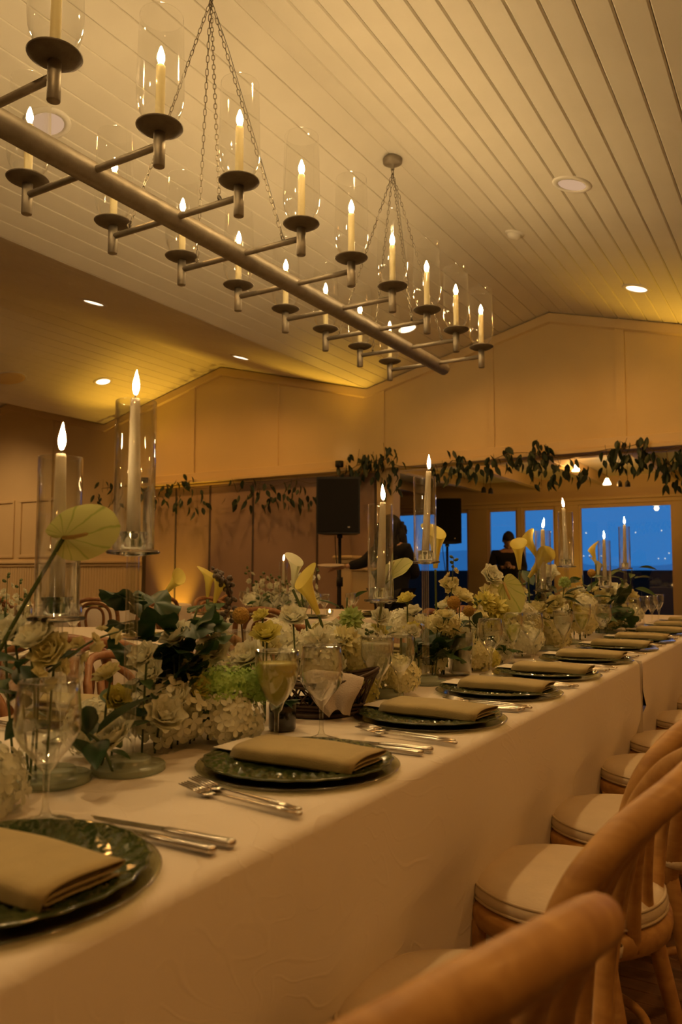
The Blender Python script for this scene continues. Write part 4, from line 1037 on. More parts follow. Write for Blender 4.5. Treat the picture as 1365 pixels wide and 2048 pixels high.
for i, (px, py, x, m, s, lb) in enumerate(heads):
    rr = random.Random(i + 40); h = V(px, py, x)
    fc = toward * rr.uniform(.3, 1.0) + up * rr.uniform(.5, 1.0) + right * rr.uniform(-.5, .5)
    me = ROSES[(m, 1 + i % 2)] if i % 4 else ROSES[(m, 1)]
    flower('rose', me, h - fc.normalized() * .012 * s, None, fc, rr.uniform(0, 6), s, .002, rr.choice((0, 1, 2)), lb, 'flower', 'roses and lisianthus', i)
rx = random.Random(8)
for k in range(34):
    y = 1.30 + k * .125 + rx.uniform(-.04, .04); x = rx.uniform(-1.14, -.97); z = rx.uniform(.90, 1.0); m = rx.choice(('petal_white', 'petal_cream', 'petal_white', 'petal_yellow'))
    w = {'petal_white': 'white', 'petal_cream': 'cream', 'petal_yellow': 'yellow'}[m]
    flower('lisianthus', ROSES[(m, 1 + k % 2)], (x, y, z), None, (toward.x * .6 + rx.uniform(-.5, .5), toward.y * .6 + rx.uniform(-.4, .4), .8), k, rx.uniform(.8, 1.25), .002, 1, 'small %s lisianthus, %s of the filler blooms along the flower row' % (w, ORD[k]), 'flower', 'filler lisianthus', k + 200)
poms = [(704, 1238, -1.03, 'petal_green', 1.25, 'green-white carnation on a dark stem above the hydrangeas'), (600, 1165, -1.12, 'petal_white', .9, 'white pompon flower near the white calla'),
        (987, 1222, -1.02, 'petal_yellow', 2.3, 'yellow ruffled mum below the pale anthurium'), (970, 1205, -1.03, 'petal_yellow', 1.6, 'yellow ruffled mum left of the pale anthurium'),
        (1130, 1165, -1.0, 'petal_green', 1.1, 'small green pompon by the far tall candle'), (640, 1285, -1.02, 'petal_white', 1.5, 'white ruffled mum behind the empty wine glass'), (690, 1282, -1.02, 'petal_cream', 1.5, 'cream ruffled mum behind the ice water goblet')]
for i, (px, py, x, m, s, lb) in enumerate(poms):
    flower('carnation', POM[m], V(px, py, x), None, toward * .5 + up, i, s, .0022, 1, lb, 'flower', 'carnations and mums', i + 90)
# --- ochre ball flowers
BB = MB().ball((0, 0, 0), .0165, 20, 14).mesh('ball_head', 'petal_ochre')
for px, py, x, s, lb in [(482, 1231, -1.05, 1.12, 'ochre ball flower on a dark bent stem before the bentwood chairs'), (908, 1205, -1.02, 1.35, 'ochre ball flower right of the tall yellow calla'), (1184, 1146, -1.0, 1.3, 'ochre ball flower below the white calla'), (938, 1222, -1.04, 1.2, 'ochre ball flower near the sun room post')]:
    flower('ball_flower', BB, V(px, py, x), None, up, 0, s, .0018, 0, lb, 'flower', 'ochre ball flowers', stem_m='stem_brown', calyx=False, sag=.01)
# --- hydrangeas along the table
hyd = [(-1.06, 1.125, .828, 'petal_white', 1.15), (-.985, 1.205, .812, 'petal_white', .98), (-1.10, .99, .815, 'petal_white', .75), (-1.08, 1.27, .86, 'petal_white', .85), (-1.0, .68, .80, 'petal_white', .95), (-1.03, .56, .84, 'petal_white', .9),
       (-1.06, 1.62, .87, 'petal_white', 1.05), (-1.02, 1.80, .855, 'petal_cream', 1.0), (-.99, 1.72, .80, 'petal_yellow', .75), (-1.10, 1.93, .885, 'petal_white', 1.0), (-.975, 1.92, .815, 'petal_cream', .80), (-1.12, 1.78, .90, 'petal_white', .9),
       (-1.08, 2.33, .815, 'petal_cream', .95), (-1.00, 2.52, .81, 'petal_cream', .9), (-.975, 2.60, .80, 'petal_yellow', .6), (-1.10, 2.52, .86, 'petal_white', .9), (-1.02, 2.78, .82, 'petal_white', 1.0), (-1.10, 2.92, .88, 'petal_cream', 1.05),
       (-1.0, 3.05, .83, 'petal_white', 1.1), (-1.06, 3.25, .87, 'petal_cream', 1.1), (-.99, 3.45, .82, 'petal_cream', 1.0), (-1.05, 3.65, .86, 'petal_white', 1.1), (-1.0, 3.95, .85, 'petal_cream', 1.1), (-1.03, 4.25, .87, 'petal_white', 1.15), (-1.0, 4.5, .84, 'petal_cream', 1.05), (-1.02, 4.8, .86, 'petal_white', 1.1), (-1.0, 5.2, .84, 'petal_white', 1.0)]
rh = random.Random(31)
for k in range(22):
    y = 1.42 + k * .19; hyd.append((rh.uniform(-1.16, -1.0), y, rh.uniform(.84, .93), rh.choice(('petal_white', 'petal_cream', 'petal_white')), rh.uniform(.7, .95)))
hyd.sort(key=lambda h: h[1])
for i, (x, y, z, m, s) in enumerate(hyd):
    w = {'petal_white': 'white', 'petal_cream': 'cream', 'petal_yellow': 'yellow'}[m]
    flower('hydrangea', HYD[(m, 1 + i % 3)], (x, y, z), (x, y, TZ + .002), (.25 * math.sin(i * 2.1), .25 * math.cos(i * 1.7), 1), i * 1.3, s, .004, 0, '%s hydrangea head from the camera in the low flower row, %s' % (ORD[i] if i < len(ORD) else 'forty-' + ORD[i - 40].replace('nearest', 'first'), w), 'flower', 'hydrangeas along the long table', i, calyx=False)
for k, (px, py, x, s) in enumerate([(440, 1370, -.985, .98), (490, 1368, -.97, .95), (515, 1385, -.95, .7)]):
    flower('lime_blossom', SMALLH['petal_lime'], V(px, py, x), None, up, k, s, .003, 0, ['frothy lime green blossom head, left of three above the hydrangea', 'frothy lime green blossom head, middle of three', 'frothy lime green blossom head nearest the yellow drink'][k], 'flower', 'lime green blossoms', calyx=False)
# --- spikes of stock and snapdragon
FLO = rose(.013, 'petal_cream', 5, ((.4, 4, .8), (1.0, 6, .9))); FLOW = rose(.013, 'petal_white', 6, ((.4, 4, .8), (1.0, 6, .9)))
BUD = MB().ball((0, 0, .004), .0045, 7, 5, (1, 1, 1.5)).mesh('bud', 'stem_green')
def spike(path, label, me, n=16, r0=.017, bs=.3, s=1.0, seed=0, group='stock and snapdragon spikes', bud=BUD):
    rr = random.Random(seed); base = Vector(path[0]); t = tag(obj('flower_spike', None, loc=base), label, 'flower', group)
    pts = bez([Vector(p) - base for p in path], 10); part('stem', MB().tube(pts, [.003 - .0018 * i / (len(pts) - 1) for i in range(len(pts))], 6), 'stem_green', t)
    for k in range(n):
        q = bs + (1 - bs) * k / (n - 1); i = min(len(pts) - 2, int(q * (len(pts) - 1))); p = pts[i].lerp(pts[i + 1], q * (len(pts) - 1) - i)
        tg = (pts[i + 1] - pts[i]).normalized(); a = k * 2.4; side = (tg.orthogonal().normalized()); side = Matrix.Rotation(a, 3, tg) @ side
        f = (side + tg * .5).normalized(); last = q > .86
        o = obj('bud' if last else 'floret', bud if last else me, t, loc=p + side * r0 * (.3 if last else 1 - .4 * q) * s, scale=s * (1 if last else (1.15 - .45 * q)) * rr.uniform(.85, 1.1)); o.rotation_euler = orient(f, rr.uniform(0, 6)).to_euler()
    return t
spike([at_x(18, 1400, -1.0), at_x(95, 1345, -1.0), at_x(185, 1282, -1.0), at_x(268, 1255, -1.0)], 'cream snapdragon branch bending up across the left edge', FLO, 16, .014, .25, 1.0, 1)
for k, (b_, tp, lb, me, s) in enumerate([((1022, 1330), (1045, 1165), 'cream stock spike right of the pale anthurium', FLO, 1.5), ((1000, 1330), (1035, 1195), 'cream stock spike before the pale anthurium stem', FLO, 1.5), ((885, 1330), (908, 1115), 'green-tipped snapdragon spike by the sun room speaker', FLO, 1.15), ((1065, 1330), (1085, 1165), 'cream stock spike under the leaning callas', FLO, 1.4),
                                         ((945, 1330), (955, 1200), 'white stock spike behind the straight ice water glass', FLOW, 1.2), ((720, 1350), (738, 1262), 'white stock spike behind the ice water goblet', FLOW, 1.0), ((1240, 1280), (1248, 1160), 'white stock spike by the furthest tall candle', FLOW, 1.9)]):
    a, c = at_x(*b_, -1.06), at_x(*tp, -1.03); a.z = TZ + .002; spike([a, a.lerp(c, .5) + Vector((.006, 0, 0)), c], lb, me, 15, .014, .45, s, 20 + k)
# --- grey berry branch
def berries(path, label, seed, n=46, s=1.0):
    rr = random.Random(seed); base = Vector(path[0]); t = tag(obj('berry_branch', None, loc=base), label, 'branch', 'berry branches')
    pts = bez([Vector(p) - base for p in path], 8); part('stem', MB().tube(pts, .002, 6), 'stem_brown', t); bm = MB().ball((0, 0, 0), .0052, 9, 7, (1, 1, 1.3)).mesh('berry', 'berry')
    for k in range(n):
        q = .35 + .65 * k / n; i = min(len(pts) - 2, int(q * (len(pts) - 1))); p = pts[i].lerp(pts[i + 1], q * (len(pts) - 1) - i)
        obj('berry', bm, t, loc=p + Vector((rr.uniform(-1, 1), rr.uniform(-1, 1), rr.uniform(-1, 1))) * .011, rot=(rr.uniform(-1, 1), rr.uniform(-1, 1), 0), scale=s * rr.uniform(.75, 1.2))
berries([at_x(428, 1420, -1.08), at_x(432, 1285, -1.09), at_x(460, 1215, -1.1), at_x(452, 1165, -1.1), at_x(428, 1145, -1.1)], 'drooping grey-brown berry branch beside two yellow callas', 5, 60)
# --- foliage sprigs, each leaf a part
def sprig(base, tip, m, n, s, label, seed, lobed=False, spread=.03, group='foliage sprigs'):
    rr = random.Random(seed); base = Vector(base); tip = Vector(tip); t = tag(obj('leafy_sprig', None, loc=base), label, 'foliage', group); d = tip - base
    pts = bez([Vector(), d * .5 + Vector((rr.uniform(-1, 1) * .02, 0, .015)), d], 6); part('stem', MB().tube(pts, .0022, 6), 'stem_green', t)
    for k in range(n):
        q = .3 + .7 * (k + 1) / n; p = pts[min(len(pts) - 1, int(q * (len(pts) - 1)))]; a = rr.uniform(0, 6.28)
        obj('leaf', (LOBE if lobed else LEAF)[m], t, loc=p + Vector((math.cos(a), math.sin(a), 0)) * spread * rr.uniform(.2, 1), rot=(rr.uniform(-.3, .9), rr.uniform(-.4, .4), a - PI / 2 + rr.uniform(-.4, .4)), scale=s * rr.uniform(.75, 1.2))
def sp(pb, pt, x, m, n, s, label, seed, lobed=False, spread=.03): b0 = at_x(*pb, x); b0.z = TZ + .002; sprig(b0, at_x(*pt, x), m, n, s, label, seed, lobed, spread)
sp((330, 1480), (285, 1190), -1.09, 'leaf_dark', 10, 1.0, 'dark green lobed leaves behind the nearest tall candle, tallest cluster', 1, True, .035)
sp((340, 1480), (330, 1235), -1.08, 'leaf_dark', 9, 1.1, 'dark green lobed leaves right of the nearest candle stem', 2, True, .04)
sp((350, 1480), (395, 1215), -1.09, 'leaf_mid', 8, .9, 'mid green lobed leaves reaching towards the golden panel', 3, True, .03)
sp((320, 1480), (325, 1310), -1.06, 'leaf_dark', 8, 1.1, 'lowest dark lobed leaves above the big hydrangea', 4, True, .04)
sp((230, 1520), (165, 1460), -.97, 'leaf_dark', 7, 1.25, 'dark drooping leaves behind the nearest wine glass', 5, False, .035)
sp((60, 1500), (60, 1290), -1.03, 'leaf_dark', 6, 1.2, 'dark pointed leaves on the bent left branch', 6, False, .03)
sp((30, 1460), (10, 1215), -1.15, 'leaf_mid', 8, .8, 'small green sprig at the left edge of the flowers', 7, False, .03)
sp((575, 1460), (560, 1395), -.96, 'leaf_dark', 6, .7, 'trailing dark leaves spilling from the little jar', 8, False, .03)
sp((840, 1350), (835, 1285), -1.06, 'leaf_dark', 8, 1.1, 'dark round leaves left of the tall middle candle stem', 9, True, .04)
sp((870, 1350), (880, 1290), -1.04, 'leaf_mid', 7, 1.0, 'green leaves right of the tall middle candle stem', 10, True, .04)
sp((690, 1340), (695, 1195), -1.08, 'leaf_mid', 7, .8, 'rounded green leaves beside the crescent calla', 11, False, .03)
sp((740, 1340), (730, 1290), -1.03, 'leaf_dark', 5, .6, 'small dark leaves above the yellow hydrangea', 12, False, .02)
sp((1085, 1320), (1080, 1165), -1.05, 'leaf_dark', 12, 1.5, 'dark eucalyptus behind the leaning callas', 13, False, .06)
sp((1120, 1300), (1115, 1190), -1.03, 'leaf_dark', 10, 1.5, 'dark leaves at the far tall candle stem', 14, False, .06)
sp((1160, 1290), (1165, 1150), -1.05, 'leaf_mid', 12, 1.6, 'green sprig before the dark terrace wall', 15, False, .07)
sp((1260, 1280), (1265, 1135), -1.03, 'leaf_mid', 14, 1.8, 'tall green sprig right of the furthest candle', 16, False, .08)
sp((1215, 1280), (1218, 1200), -.97, 'leaf_dark', 6, 1.6, 'dark leaf cluster between cream rose and white rose', 17, True, .05)
sp((1255, 1300), (1255, 1240), -.93, 'leaf_mid', 6, 1.6, 'round mid green leaves behind the far goblets', 18, True, .05)
sp((985, 1330), (940, 1240), -1.04, 'leaf_dark', 7, 1.0, 'dark leaves between the ochre balls and the yellow mum', 19, False, .04)
sp((1005, 1330), (1000, 1280), -.99, 'leaf_mid', 6, .9, 'small leaves behind the empty middle wine glass', 20, True, .035)
# --- centrepieces of the round tables
rs = random.Random(77)
for k in range(10):
    px = 495 + k * 15.5; b0 = on_table(560 + (px - 560) * .6, 6.35 + rs.uniform(-.15, .2)); b0.z = TZ + .002; tp = at_d(px, rs.uniform(1122, 1172), 6.3)
    spike([b0, b0.lerp(tp, .5), tp], '%s white stock spike from the left on the round table' % ORD[k].replace('nearest', 'first'), FLOW, 12, .02, .3, 2.2, 60 + k, 'round table stocks')
for k in range(8):
    h = on_table(505 + k * 17, 6.3 + rs.uniform(-.1, .1)); h.z = .84 + rs.uniform(0, .05)
    flower('hydrangea', HYD[('petal_white', 1 + k % 3)], h, (h.x, h.y, TZ + .002), (0, 0, 1), k, .95, .004, 0, '%s white hydrangea head from the left on the round table' % ORD[k].replace('nearest', 'first'), 'flower', 'round table hydrangeas', k, calyx=False)
for k, (px, z) in enumerate([(-10, .95), (15, 1.0), (40, .97), (62, .92), (5, .88), (50, .9)]):
    h = on_table(px, 3.9); h.z = z; b0 = Vector((h.x, h.y, TZ + .002)); spike([b0, b0.lerp(h, .5), h + up * .08], '%s pale stock spike from the left on the left edge table' % ORD[k].replace('nearest', 'first'), FLOW, 12, .018, .35, 1.7, 80 + k, 'left edge table stocks')
for k in range(4):
    b0 = on_table(515 + k * 32, 6.15); b0.z = TZ + .002; sprig(b0, b0 + Vector((.03, .02, .14)), 'leaf_mid', 7, 1.2, '%s green sprig from the left on the round table' % ORD[k].replace('nearest', 'first'), 30 + k, False, .05)
# ================================================================= GARLAND ON THE RAIL
GY = WY - .14
g = thing('leaf_garland', 'dark smilax leaf garland trailing along the rail of the far wall', 'garland', (0, GY, 2.33))
rr = random.Random(21)
clus = [(205, 985, 26, 10), (245, 990, 24, 8), (305, 985, 26, 12), (345, 985, 26, 14), (368, 962, 18, 8), (395, 1000, 24, 9), (475, 985, 28, 13), (515, 985, 28, 13), (545, 1000, 24, 9), (590, 985, 30, 14), (620, 1000, 20, 6), (655, 985, 30, 14), (690, 955, 30, 16), (715, 925, 26, 16), (740, 930, 26, 16), (770, 912, 26, 14), (775, 965, 24, 9), (800, 940, 18, 5),
        (885, 945, 24, 9), (905, 920, 22, 8), (925, 935, 24, 12), (960, 942, 18, 5), (990, 930, 22, 8), (1022, 908, 20, 7), (1030, 930, 20, 7), (1078, 905, 26, 15), (1085, 945, 28, 15), (1082, 892, 16, 6), (1122, 935, 22, 8), (1150, 930, 26, 12), (1160, 945, 20, 5), (1215, 915, 24, 9), (1245, 905, 28, 15), (1262, 925, 24, 10), (1285, 890, 20, 8), (1305, 920, 26, 12), (1335, 920, 30, 15), (1345, 950, 28, 12), (1365, 910, 24, 8)]
vine = [Vector((-8.35, 0, -.02))]
for px, py, r, n in sorted(clus):
    p = at_y(px, py, GY); vine.append(Vector((p.x, rr.uniform(-.02, .02), (p.z - 2.33) * .45 + rr.uniform(-.02, .02))))
vine += [Vector((0, 0, .0)), Vector((1.2, 0, .02))]
vine.sort(key=lambda p: p.x)
keep = [vine[0]]
for p in vine[1:]:
    if p.x - keep[-1].x > .08: keep.append(p)
part('vine', MB().tube(bez(keep, 4), .004, 5), 'stem_brown', g)
GL = [leaf_mesh(L, Wd, 'leaf_garland', .15, dr) for L, Wd, dr in ((.105, .050, .2), (.12, .043, .3), (.085, .048, .1))]
leaves_ = []
for px, py, r, n in clus:
    for k in range(int(n * 1.25)):
        a = rr.uniform(0, 6.28); q = r * math.sqrt(rr.random()); p = at_y(px + q * math.cos(a), py + q * math.sin(a), GY)
        yy = rr.uniform(-.07, .05)
        rot_ = (rr.uniform(-1.9, -.9), rr.uniform(-.6, .6), rr.uniform(-1.2, 1.2)); sc_ = rr.uniform(.85, 1.3)
        leaves_.append(((p.x, yy, p.z - 2.33), rot_, sc_, k % 3))
    if r > 20:   # side shoots
        p = at_y(px, py, GY); e = at_y(px + rr.uniform(-12, 12), py + r * rr.choice((-1, 1)), GY); c0 = min(keep, key=lambda v_: abs(v_.x - p.x))
        part('shoot', MB().tube([c0, Vector((p.x, 0, p.z - 2.33)), Vector((e.x, -.03, e.z - 2.33))], .0022, 4), 'stem_brown', g)

leaves_.sort(key=lambda q: -q[2]); ex = MB()
from mathutils import Euler
for k, (lc, ro, sc_, i) in enumerate(leaves_):
    if k < 298: obj('leaf', GL[i], g, loc=lc, rot=ro, scale=sc_)
    else:
        M_ = Matrix.Translation(lc) @ Euler(ro).to_matrix().to_4x4() @ Matrix.Scale(sc_, 4); me_ = GL[i]
        ex.add([M_ @ v_.co for v_ in me_.vertices], [tuple(pl.vertices) for pl in me_.polygons])
part('small_leaves', ex, 'leaf_garland', g)['kind'] = 'stuff'

# ================================================================= LOUDSPEAKERS
def speaker(c, y, w, h, d, label, rz, stand_label):
    p = Vector((c[0], y, c[1]))
    t = thing('loudspeaker', label, 'speaker', (p.x, y, p.z), rz, 'black loudspeakers')
    part('cabinet', MB().add([(-w / 2, -d / 2, 0), (w / 2, -d / 2, 0), (w * .34, d / 2, 0), (-w * .34, d / 2, 0), (-w / 2, -d / 2, h), (w / 2, -d / 2, h), (w * .34, d / 2, h), (-w * .34, d / 2, h)], [(3, 2, 1, 0), (4, 5, 6, 7), (0, 1, 5, 4), (1, 2, 6, 5), (2, 3, 7, 6), (3, 0, 4, 7)]), 'black_plastic', t, False)
    part('grille', MB().cbox(-w / 2 + .015, w / 2 - .015, -d / 2 - .012, -d / 2 - .001, .02, h - .02, .004), 'black_cloth', t, False)
    part('badge', MB().cbox(w * .22, w * .27, -d / 2 - .015, -d / 2 - .0125, .06, .075, .0008), 'silver', t, False)
    part('pole_cup', MB().lathe([(0, -.04), (.03, -.04), (.03, -.001), (0, -.001)], 16), 'black_plastic', t)
    s = thing('speaker_stand', stand_label, 'speaker stand', (p.x, y, 0), rz, 'speaker stands')
    part('pole', MB().tube([(0, 0, .10), (0, 0, p.z - .041)], .018, 12), 'black_plastic', s)
    part('collar', MB().lathe([(.019, .95), (.035, .95), (.035, 1.05), (.019, 1.05)], 14), 'black_plastic', s)
    for k in range(3):
        a = k * 2.094 + .4; part('leg', MB().tube([(.02 * math.cos(a), .02 * math.sin(a), .75), (.50 * math.cos(a), .50 * math.sin(a), .015)], .012, 8), 'black_plastic', s)
        part('brace', MB().tube([(.02 * math.cos(a), .02 * math.sin(a), .25), (.30 * math.cos(a), .30 * math.sin(a), .30)], .008, 6), 'black_plastic', s)
    part('cable', MB().tube(bez([(-.06, .1, p.z - .01), (-.05, .06, p.z - .18), (-.022, .02, p.z - .45), (-.024, .02, .9), (-.03, .03, .3)], 6), .006, 6), 'black_plastic', s)
speaker((-4.34, 1.505), 7.2, .46, .60, .34, 'black loudspeaker in front of the folding partition under the garland', .45, 'black tripod stand of the speaker before the partition')
speaker((-4.52, 1.52), 10.5, .38, .64, .34, 'black loudspeaker in the sun room against the blue window', .5, 'black tripod stand of the sun room speaker')

# ================================================================= PEOPLE
def skin_body(name, verts, edges, radii, m, parent=None, root=0, sub=2, loc=(0, 0, 0), rz=0):
    me = bpy.data.meshes.new(name); me.from_pydata(verts, edges, []); me.materials.append(MATS[m])
    o = obj(name, me, parent, loc=loc, rot=(0, 0, rz))
    md = o.modifiers.new('skin', 'SKIN'); sv = me.skin_vertices[0].data
    for i, r in enumerate(radii): sv[i].radius = r if isinstance(r, tuple) else (r, r); sv[i].use_root = (i == root)
    md.use_smooth_shade = True; s = o.modifiers.new('sub', 'SUBSURF'); s.levels = sub; s.render_levels = sub
    return o
def head_mesh(R=.1):
    # skull, jaw, nose, brow and ears in one surface; looks along -Y
    b = MB(); n, m = 24, 18
    def fn(u, v):
        a = 2 * PI * u; t = -PI / 2 + PI * v; cx, cy, cz = math.cos(t) * math.sin(a), -math.cos(t) * math.cos(a), math.sin(t)
        x, y, z = cx * R * .78, cy * R * .98, cz * R * 1.22
        if z < 0: k = 1 + .0 * z; x *= 1 + .28 * z / R; y *= 1 + (.10 * z / R if cy < 0 else .45 * z / R)
        front = max(0, -cy) ** 2
        y += -.020 * front * math.exp(-((x / .011) ** 2)) * math.exp(-(((z + .012) / .022) ** 2))            # nose
        y += .010 * front * (math.exp(-(((x - .032) / .014) ** 2)) + math.exp(-(((x + .032) / .014) ** 2))) * math.exp(-(((z - .012) / .010) ** 2))   # eye sockets
        y += -.006 * front * math.exp(-((x / .022) ** 2)) * math.exp(-(((z + .052) / .010) ** 2))            # lips
        y += -.008 * front * math.exp(-((x / .02) ** 2)) * math.exp(-(((z + .095) / .016) ** 2))             # chin
        return (x, y, z)
    b.grid(fn, n, m)
    for s in (-1, 1):
        b.ball((s * R * .79, .008, -.004), .024, 10, 8, (.35, .7, 1.25))
    return b
def finger_tubes(b, palm, d, side, nrm, curl, sc=1.0):
    d, side, nrm = Vector(d).normalized(), Vector(side).normalized(), Vector(nrm).normalized()
    for k, L in enumerate((.072, .082, .076, .060)):
        r0 = Vector(palm) + side * (.027 - .018 * k) * sc + d * .035 * sc; pts = [r0]
        dd = d.copy()
        for q in range(3):
            dd = (Matrix.Rotation(curl * (.5 + .3 * q), 3, side) @ dd); pts.append(pts[-1] + dd * L / 3 * sc)
        b.tube(bez(pts, 3), [.0085 * sc] * 6 + [.0075 * sc] * 3 + [.0055 * sc], 8)
    th = Vector(palm) + side * .03 * sc - d * .005 * sc
    b.tube(bez([th, th + side * .028 * sc + d * .018 * sc - nrm * .004, th + side * .030 * sc + d * .052 * sc + nrm * .012 * sc], 4), [.0105 * sc] * 5 + [.0085 * sc] * 3 + [.006 * sc], 8)
def palm_mesh(b, palm, d, side, nrm, sc=1.0):
    d, side, nrm = Vector(d).normalized(), Vector(side).normalized(), Vector(nrm).normalized(); M = Matrix((side, d, nrm)).transposed().to_4x4(); M.translation = Vector(palm)
    p = MB().ball((0, 0, 0), .046 * sc, 12, 8, (.85, 1.05, .36)); b.put(p, M)

# ---- the woman serving: seen from behind, dark clothes, long curly hair, one arm stretched out with a plate
wx, wy = -3.60, 6.95
def to_w(px, py, y): p = at_y(px, py, y); return Vector((p.x - wx, y - wy, p.z))
hd = Vector((-.02, .05, 1.50)); shL, shR = Vector((-.17, .06, 1.33)), Vector((.17, -.02, 1.33))
wl = to_w(690, 1140, 6.80); wl.z = 1.155                 # wrist of the outstretched arm
el = shL.lerp(wl, .5) + Vector((0, .04, -.05))
er = Vector((.20, .16, 1.08)); wr = Vector((.02, .30, 1.075))
vs = [(0, .02, .95), (0, .03, 1.10), (0, .03, 1.25), (0, .02, 1.36), (-.01, .035, 1.43), hd, shL, el, wl, shR, er, wr, (-.09, .02, .86), (-.10, .03, .48), (-.11, .06, .07), (-.11, -.07, .035), (.09, .02, .86), (.10, .03, .48), (.11, .06, .07), (.11, -.07, .035)]
ed = [(0, 1), (1, 2), (2, 3), (3, 4), (4, 5), (3, 6), (6, 7), (7, 8), (3, 9), (9, 10), (10, 11), (0, 12), (12, 13), (13, 14), (14, 15), (0, 16), (16, 17), (17, 18), (18, 19)]
rd = [(.15, .11), (.125, .095), (.14, .10), (.10, .075), .045, .085, .055, .042, .024, .055, .042, .024, .085, .058, .036, .028, .085, .058, .036, .028]
woman = skin_body('person', vs, ed, rd, 'skin', None, 0, 2, (wx, wy, 0))
tag(woman, 'person with long dark curly hair in black clothes holding out plates', 'person')
cv, ce = vs[:4] + [vs[6], tuple(Vector(vs[6]).lerp(Vector(vs[7]), .5)), vs[7], tuple(Vector(vs[7]).lerp(Vector(vs[8]), .85)), vs[9], vs[10], tuple(Vector(vs[10]).lerp(Vector(vs[11]), .85)), (0, .02, .80)], [(0, 1), (1, 2), (2, 3), (3, 4), (4, 5), (5, 6), (6, 7), (3, 8), (8, 9), (9, 10), (0, 11)]
skin_body('shirt', cv, ce, [(.175, .135), (.150, .12), (.165, .125), (.125, .10), .080, .070, .062, .045, .080, .062, .045, (.18, .14)], 'black_cloth', woman, 0, 2)
skin_body('trousers', [(0, .02, .92)] + [vs[i] for i in (12, 13)] + [(-.11, .06, .10)] + [vs[i] for i in (16, 17)] + [(.11, .06, .10)], [(0, 1), (1, 2), (2, 3), (0, 4), (4, 5), (5, 6)], [(.17, .13), .11, .085, .07, .11, .085, .07], 'black_trousers', woman, 0, 2)
# curly hair: overlapping wavy locks from the crown to below the shoulders
b = MB().ball(hd + Vector((0, -.01, .045)), .128, 16, 11, (.95, 1.05, 1.08)); rr = random.Random(3)
for k in range(95):
    a = rr.uniform(0, 6.28); r = rr.uniform(.06, .125); p0 = hd + Vector((r * math.cos(a), r * math.sin(a) * 1.05, .06 + rr.uniform(0, .05))); L = rr.uniform(.24, .42); fr_ = 1.0 if math.sin(a) < .5 else .35
    pts = [p0 + Vector((math.cos(a) * (.035 * math.sin(q * 1.4)) + .012 * math.sin(q * 9 + k), math.sin(a) * (.035 * math.sin(q * 1.4)) + .012 * math.cos(q * 9 + k), -L * fr_ * q)) for q in [i / 7 for i in range(8)]]
    b.tube(pts, [.016, .02, .021, .021, .020, .018, .014, .006], 6)
part('hair', b, 'hair_dark', woman)
hb = MB(); dl = (wl - el).normalized()
palm_mesh(hb, wl + dl * .05, dl, (0, -.9, .2), (0, .2, 1)); finger_tubes(hb, wl + dl * .06, dl, (0, -1, .0), (0, 0, 1), .25)
dr_ = (wr - er).normalized(); palm_mesh(hb, wr + dr_ * .05, dr_, (.8, .5, .1), (0, 0, 1)); finger_tubes(hb, wr + dr_ * .06, dr_, (.8, .6, 0), (0, 0, 1), .25)
part('hands', hb, 'skin', woman)
em = MB().loop([(.034 * math.cos(a), 0, .034 * math.sin(a)) for a in [2 * PI * k / 28 for k in range(28)]], .0028, 5)
for x_, z_ in ((-.012, .0), (.012, 0)): em.tube([(x_ - .006, 0, -.016), (x_ - .006, 0, .016), (x_ + .006, 0, .016)], .0022, 5).tube([(x_ - .006, 0, 0), (x_ + .004, 0, 0)], .0022, 5)
ep = to_w(780, 1200, 6.80)
part('shirt_emblem', em, 'paper', woman, loc=(ep.x, -.165, ep.z), rot=(0, 0, .35))
DISH = MB().lathe([(0, .008), (.07, .008), (.10, .014), (.135, .022), (.137, .020), (.10, .008), (.06, 0), (0, 0)], 40).mesh('dinner_plate', 'plate_china')
for nm, p in (('pale dinner plate held out on the woman\'s left hand', wl + dl * .13 + Vector((-.02, 0, .022))), ('pale dinner plate on the woman\'s bent arm by the candle', wr + dr_ * .10 + Vector((.0, 0, .03)))):
    tag(obj('dinner_plate', DISH, loc=Vector((wx, wy, 0)) + p, rot=(.10, .05, 0)), nm, 'plate', 'plates carried by the woman')

# ---- the man by the windows: dark jacket, head bowed over a phone held in both hands
mp = at_y(1016, 1140, 12.55); mx, my = mp.x, 12.55
hd = Vector((.02, -.05, 1.62)); shL, shR = Vector((-.20, 0, 1.42)), Vector((.20, 0, 1.42)); el, er = Vector((-.27, -.04, 1.14)), Vector((.27, -.04, 1.14)); wl, wr = Vector((-.06, -.28, 1.20)), Vector((.06, -.28, 1.20))
vs = [(0, 0, .95), (0, .01, 1.12), (0, .01, 1.30), (0, 0, 1.43), (.01, -.015, 1.51), hd, shL, el, wl, shR, er, wr, (-.10, 0, .88), (-.11, 0, .48), (-.12, .03, .07), (-.12, -.11, .035), (.10, 0, .88), (.11, 0, .48), (.12, .03, .07), (.12, -.11, .035)]
rd = [(.15, .11), (.15, .11), (.17, .11), (.11, .08), .052, .06, .06, .045, .027, .06, .045, .027, .09, .062, .04, .03, .09, .062, .04, .03]
man = skin_body('person', vs, ed, rd, 'skin', None, 0, 2, (mx, my, 0), .35)
tag(man, 'person in a dark jacket looking down at a phone before the windows', 'person')
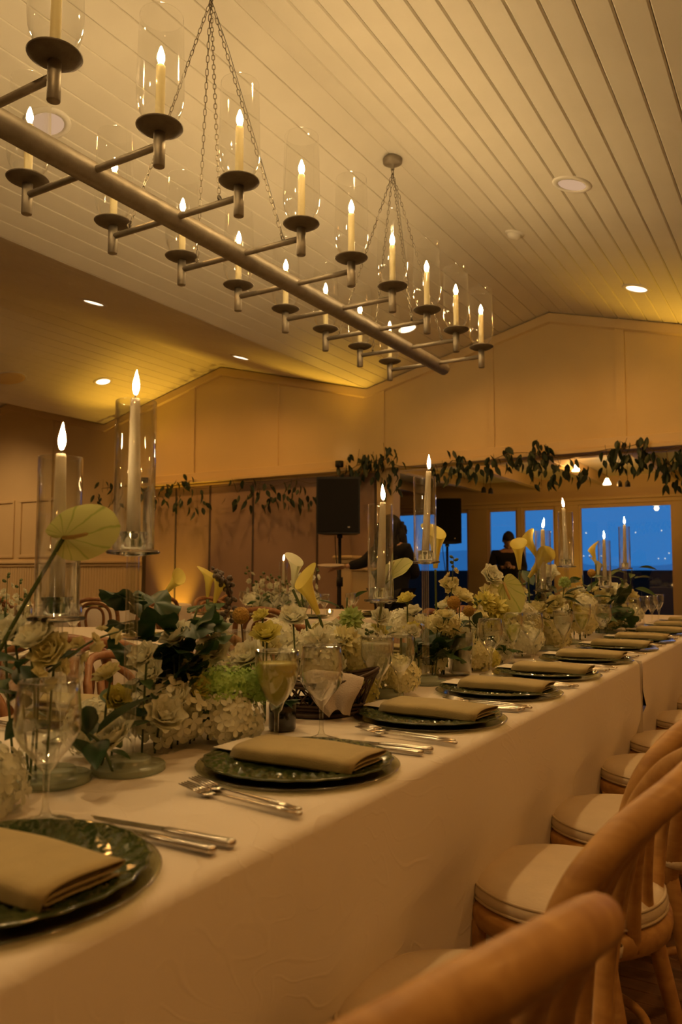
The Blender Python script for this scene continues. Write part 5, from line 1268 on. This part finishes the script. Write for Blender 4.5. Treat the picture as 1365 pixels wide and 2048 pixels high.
cv = vs[:4] + [vs[6], tuple(Vector(vs[6]).lerp(Vector(vs[7]), .5)), vs[7], tuple(Vector(vs[7]).lerp(Vector(vs[8]), .88)), vs[9], vs[10], tuple(Vector(vs[10]).lerp(Vector(vs[11]), .88)), (0, 0, .80)]
skin_body('jacket', cv, ce, [(.185, .135), (.185, .135), (.205, .135), (.135, .10), .088, .078, .072, .050, .088, .072, .050, (.19, .14)], 'black_cloth', man, 0, 2)
skin_body('trousers', [(0, 0, .92)] + [vs[i] for i in (12, 13)] + [(-.12, .03, .10)] + [vs[i] for i in (16, 17)] + [(.12, .03, .10)], [(0, 1), (1, 2), (2, 3), (0, 4), (4, 5), (5, 6)], [(.18, .13), .11, .085, .07, .11, .085, .07], 'black_trousers', man, 0, 2)
face = part('face', head_mesh(.1), 'skin', man, loc=hd + Vector((0, -.012, .015)), rot=(.42, 0, 0), scale=1.16)
for s in (-1, 1): part('eye', MB().ball((s * .032, -.086, .012), .0085, 8, 6, (1.3, .6, .6)), 'eye', face)
part('mouth', MB().ball((0, -.094, -.054), .016, 10, 6, (1.2, .3, .35)), 'lips', face)
b = MB(); n, m = 24, 10
b.grid(lambda u, v: (.086 * math.cos(v * 1.45) * math.sin(2 * PI * u) * 1.02, -.108 * math.cos(v * 1.45) * math.cos(2 * PI * u), .035 - .045 * (1 - v) * (1 if math.cos(2 * PI * u) < .2 else .0) + .105 * math.sin(v * PI / 2) + .004 * math.sin(31 * u * 6.28 + v * 9)), n, m)
part('hair', b, 'hair_black', face)
hb = MB()
for s, w_, e_ in ((-1, wl, el), (1, wr, er)):
    d = (w_ - e_).normalized(); palm_mesh(hb, w_ + d * .04, d, (0, -.2, 1), (s, 0, 0)); finger_tubes(hb, w_ + d * .045, d, (0, -.3, .9), (-s, 0, 0), s * .45)
part('hands', hb, 'skin', man)
tag(obj('mobile_phone', MB().cbox(-.036, .036, -.075, .075, -.004, .004, .0015).mesh('mobile_phone', 'black_plastic', False), loc=Vector((mx, my, 0)) + Matrix.Rotation(.35, 3, 'Z') @ Vector((0, -.30, 1.235)), rot=(.9, 0, .35)), 'dark phone held in the standing man\'s hands', 'phone')
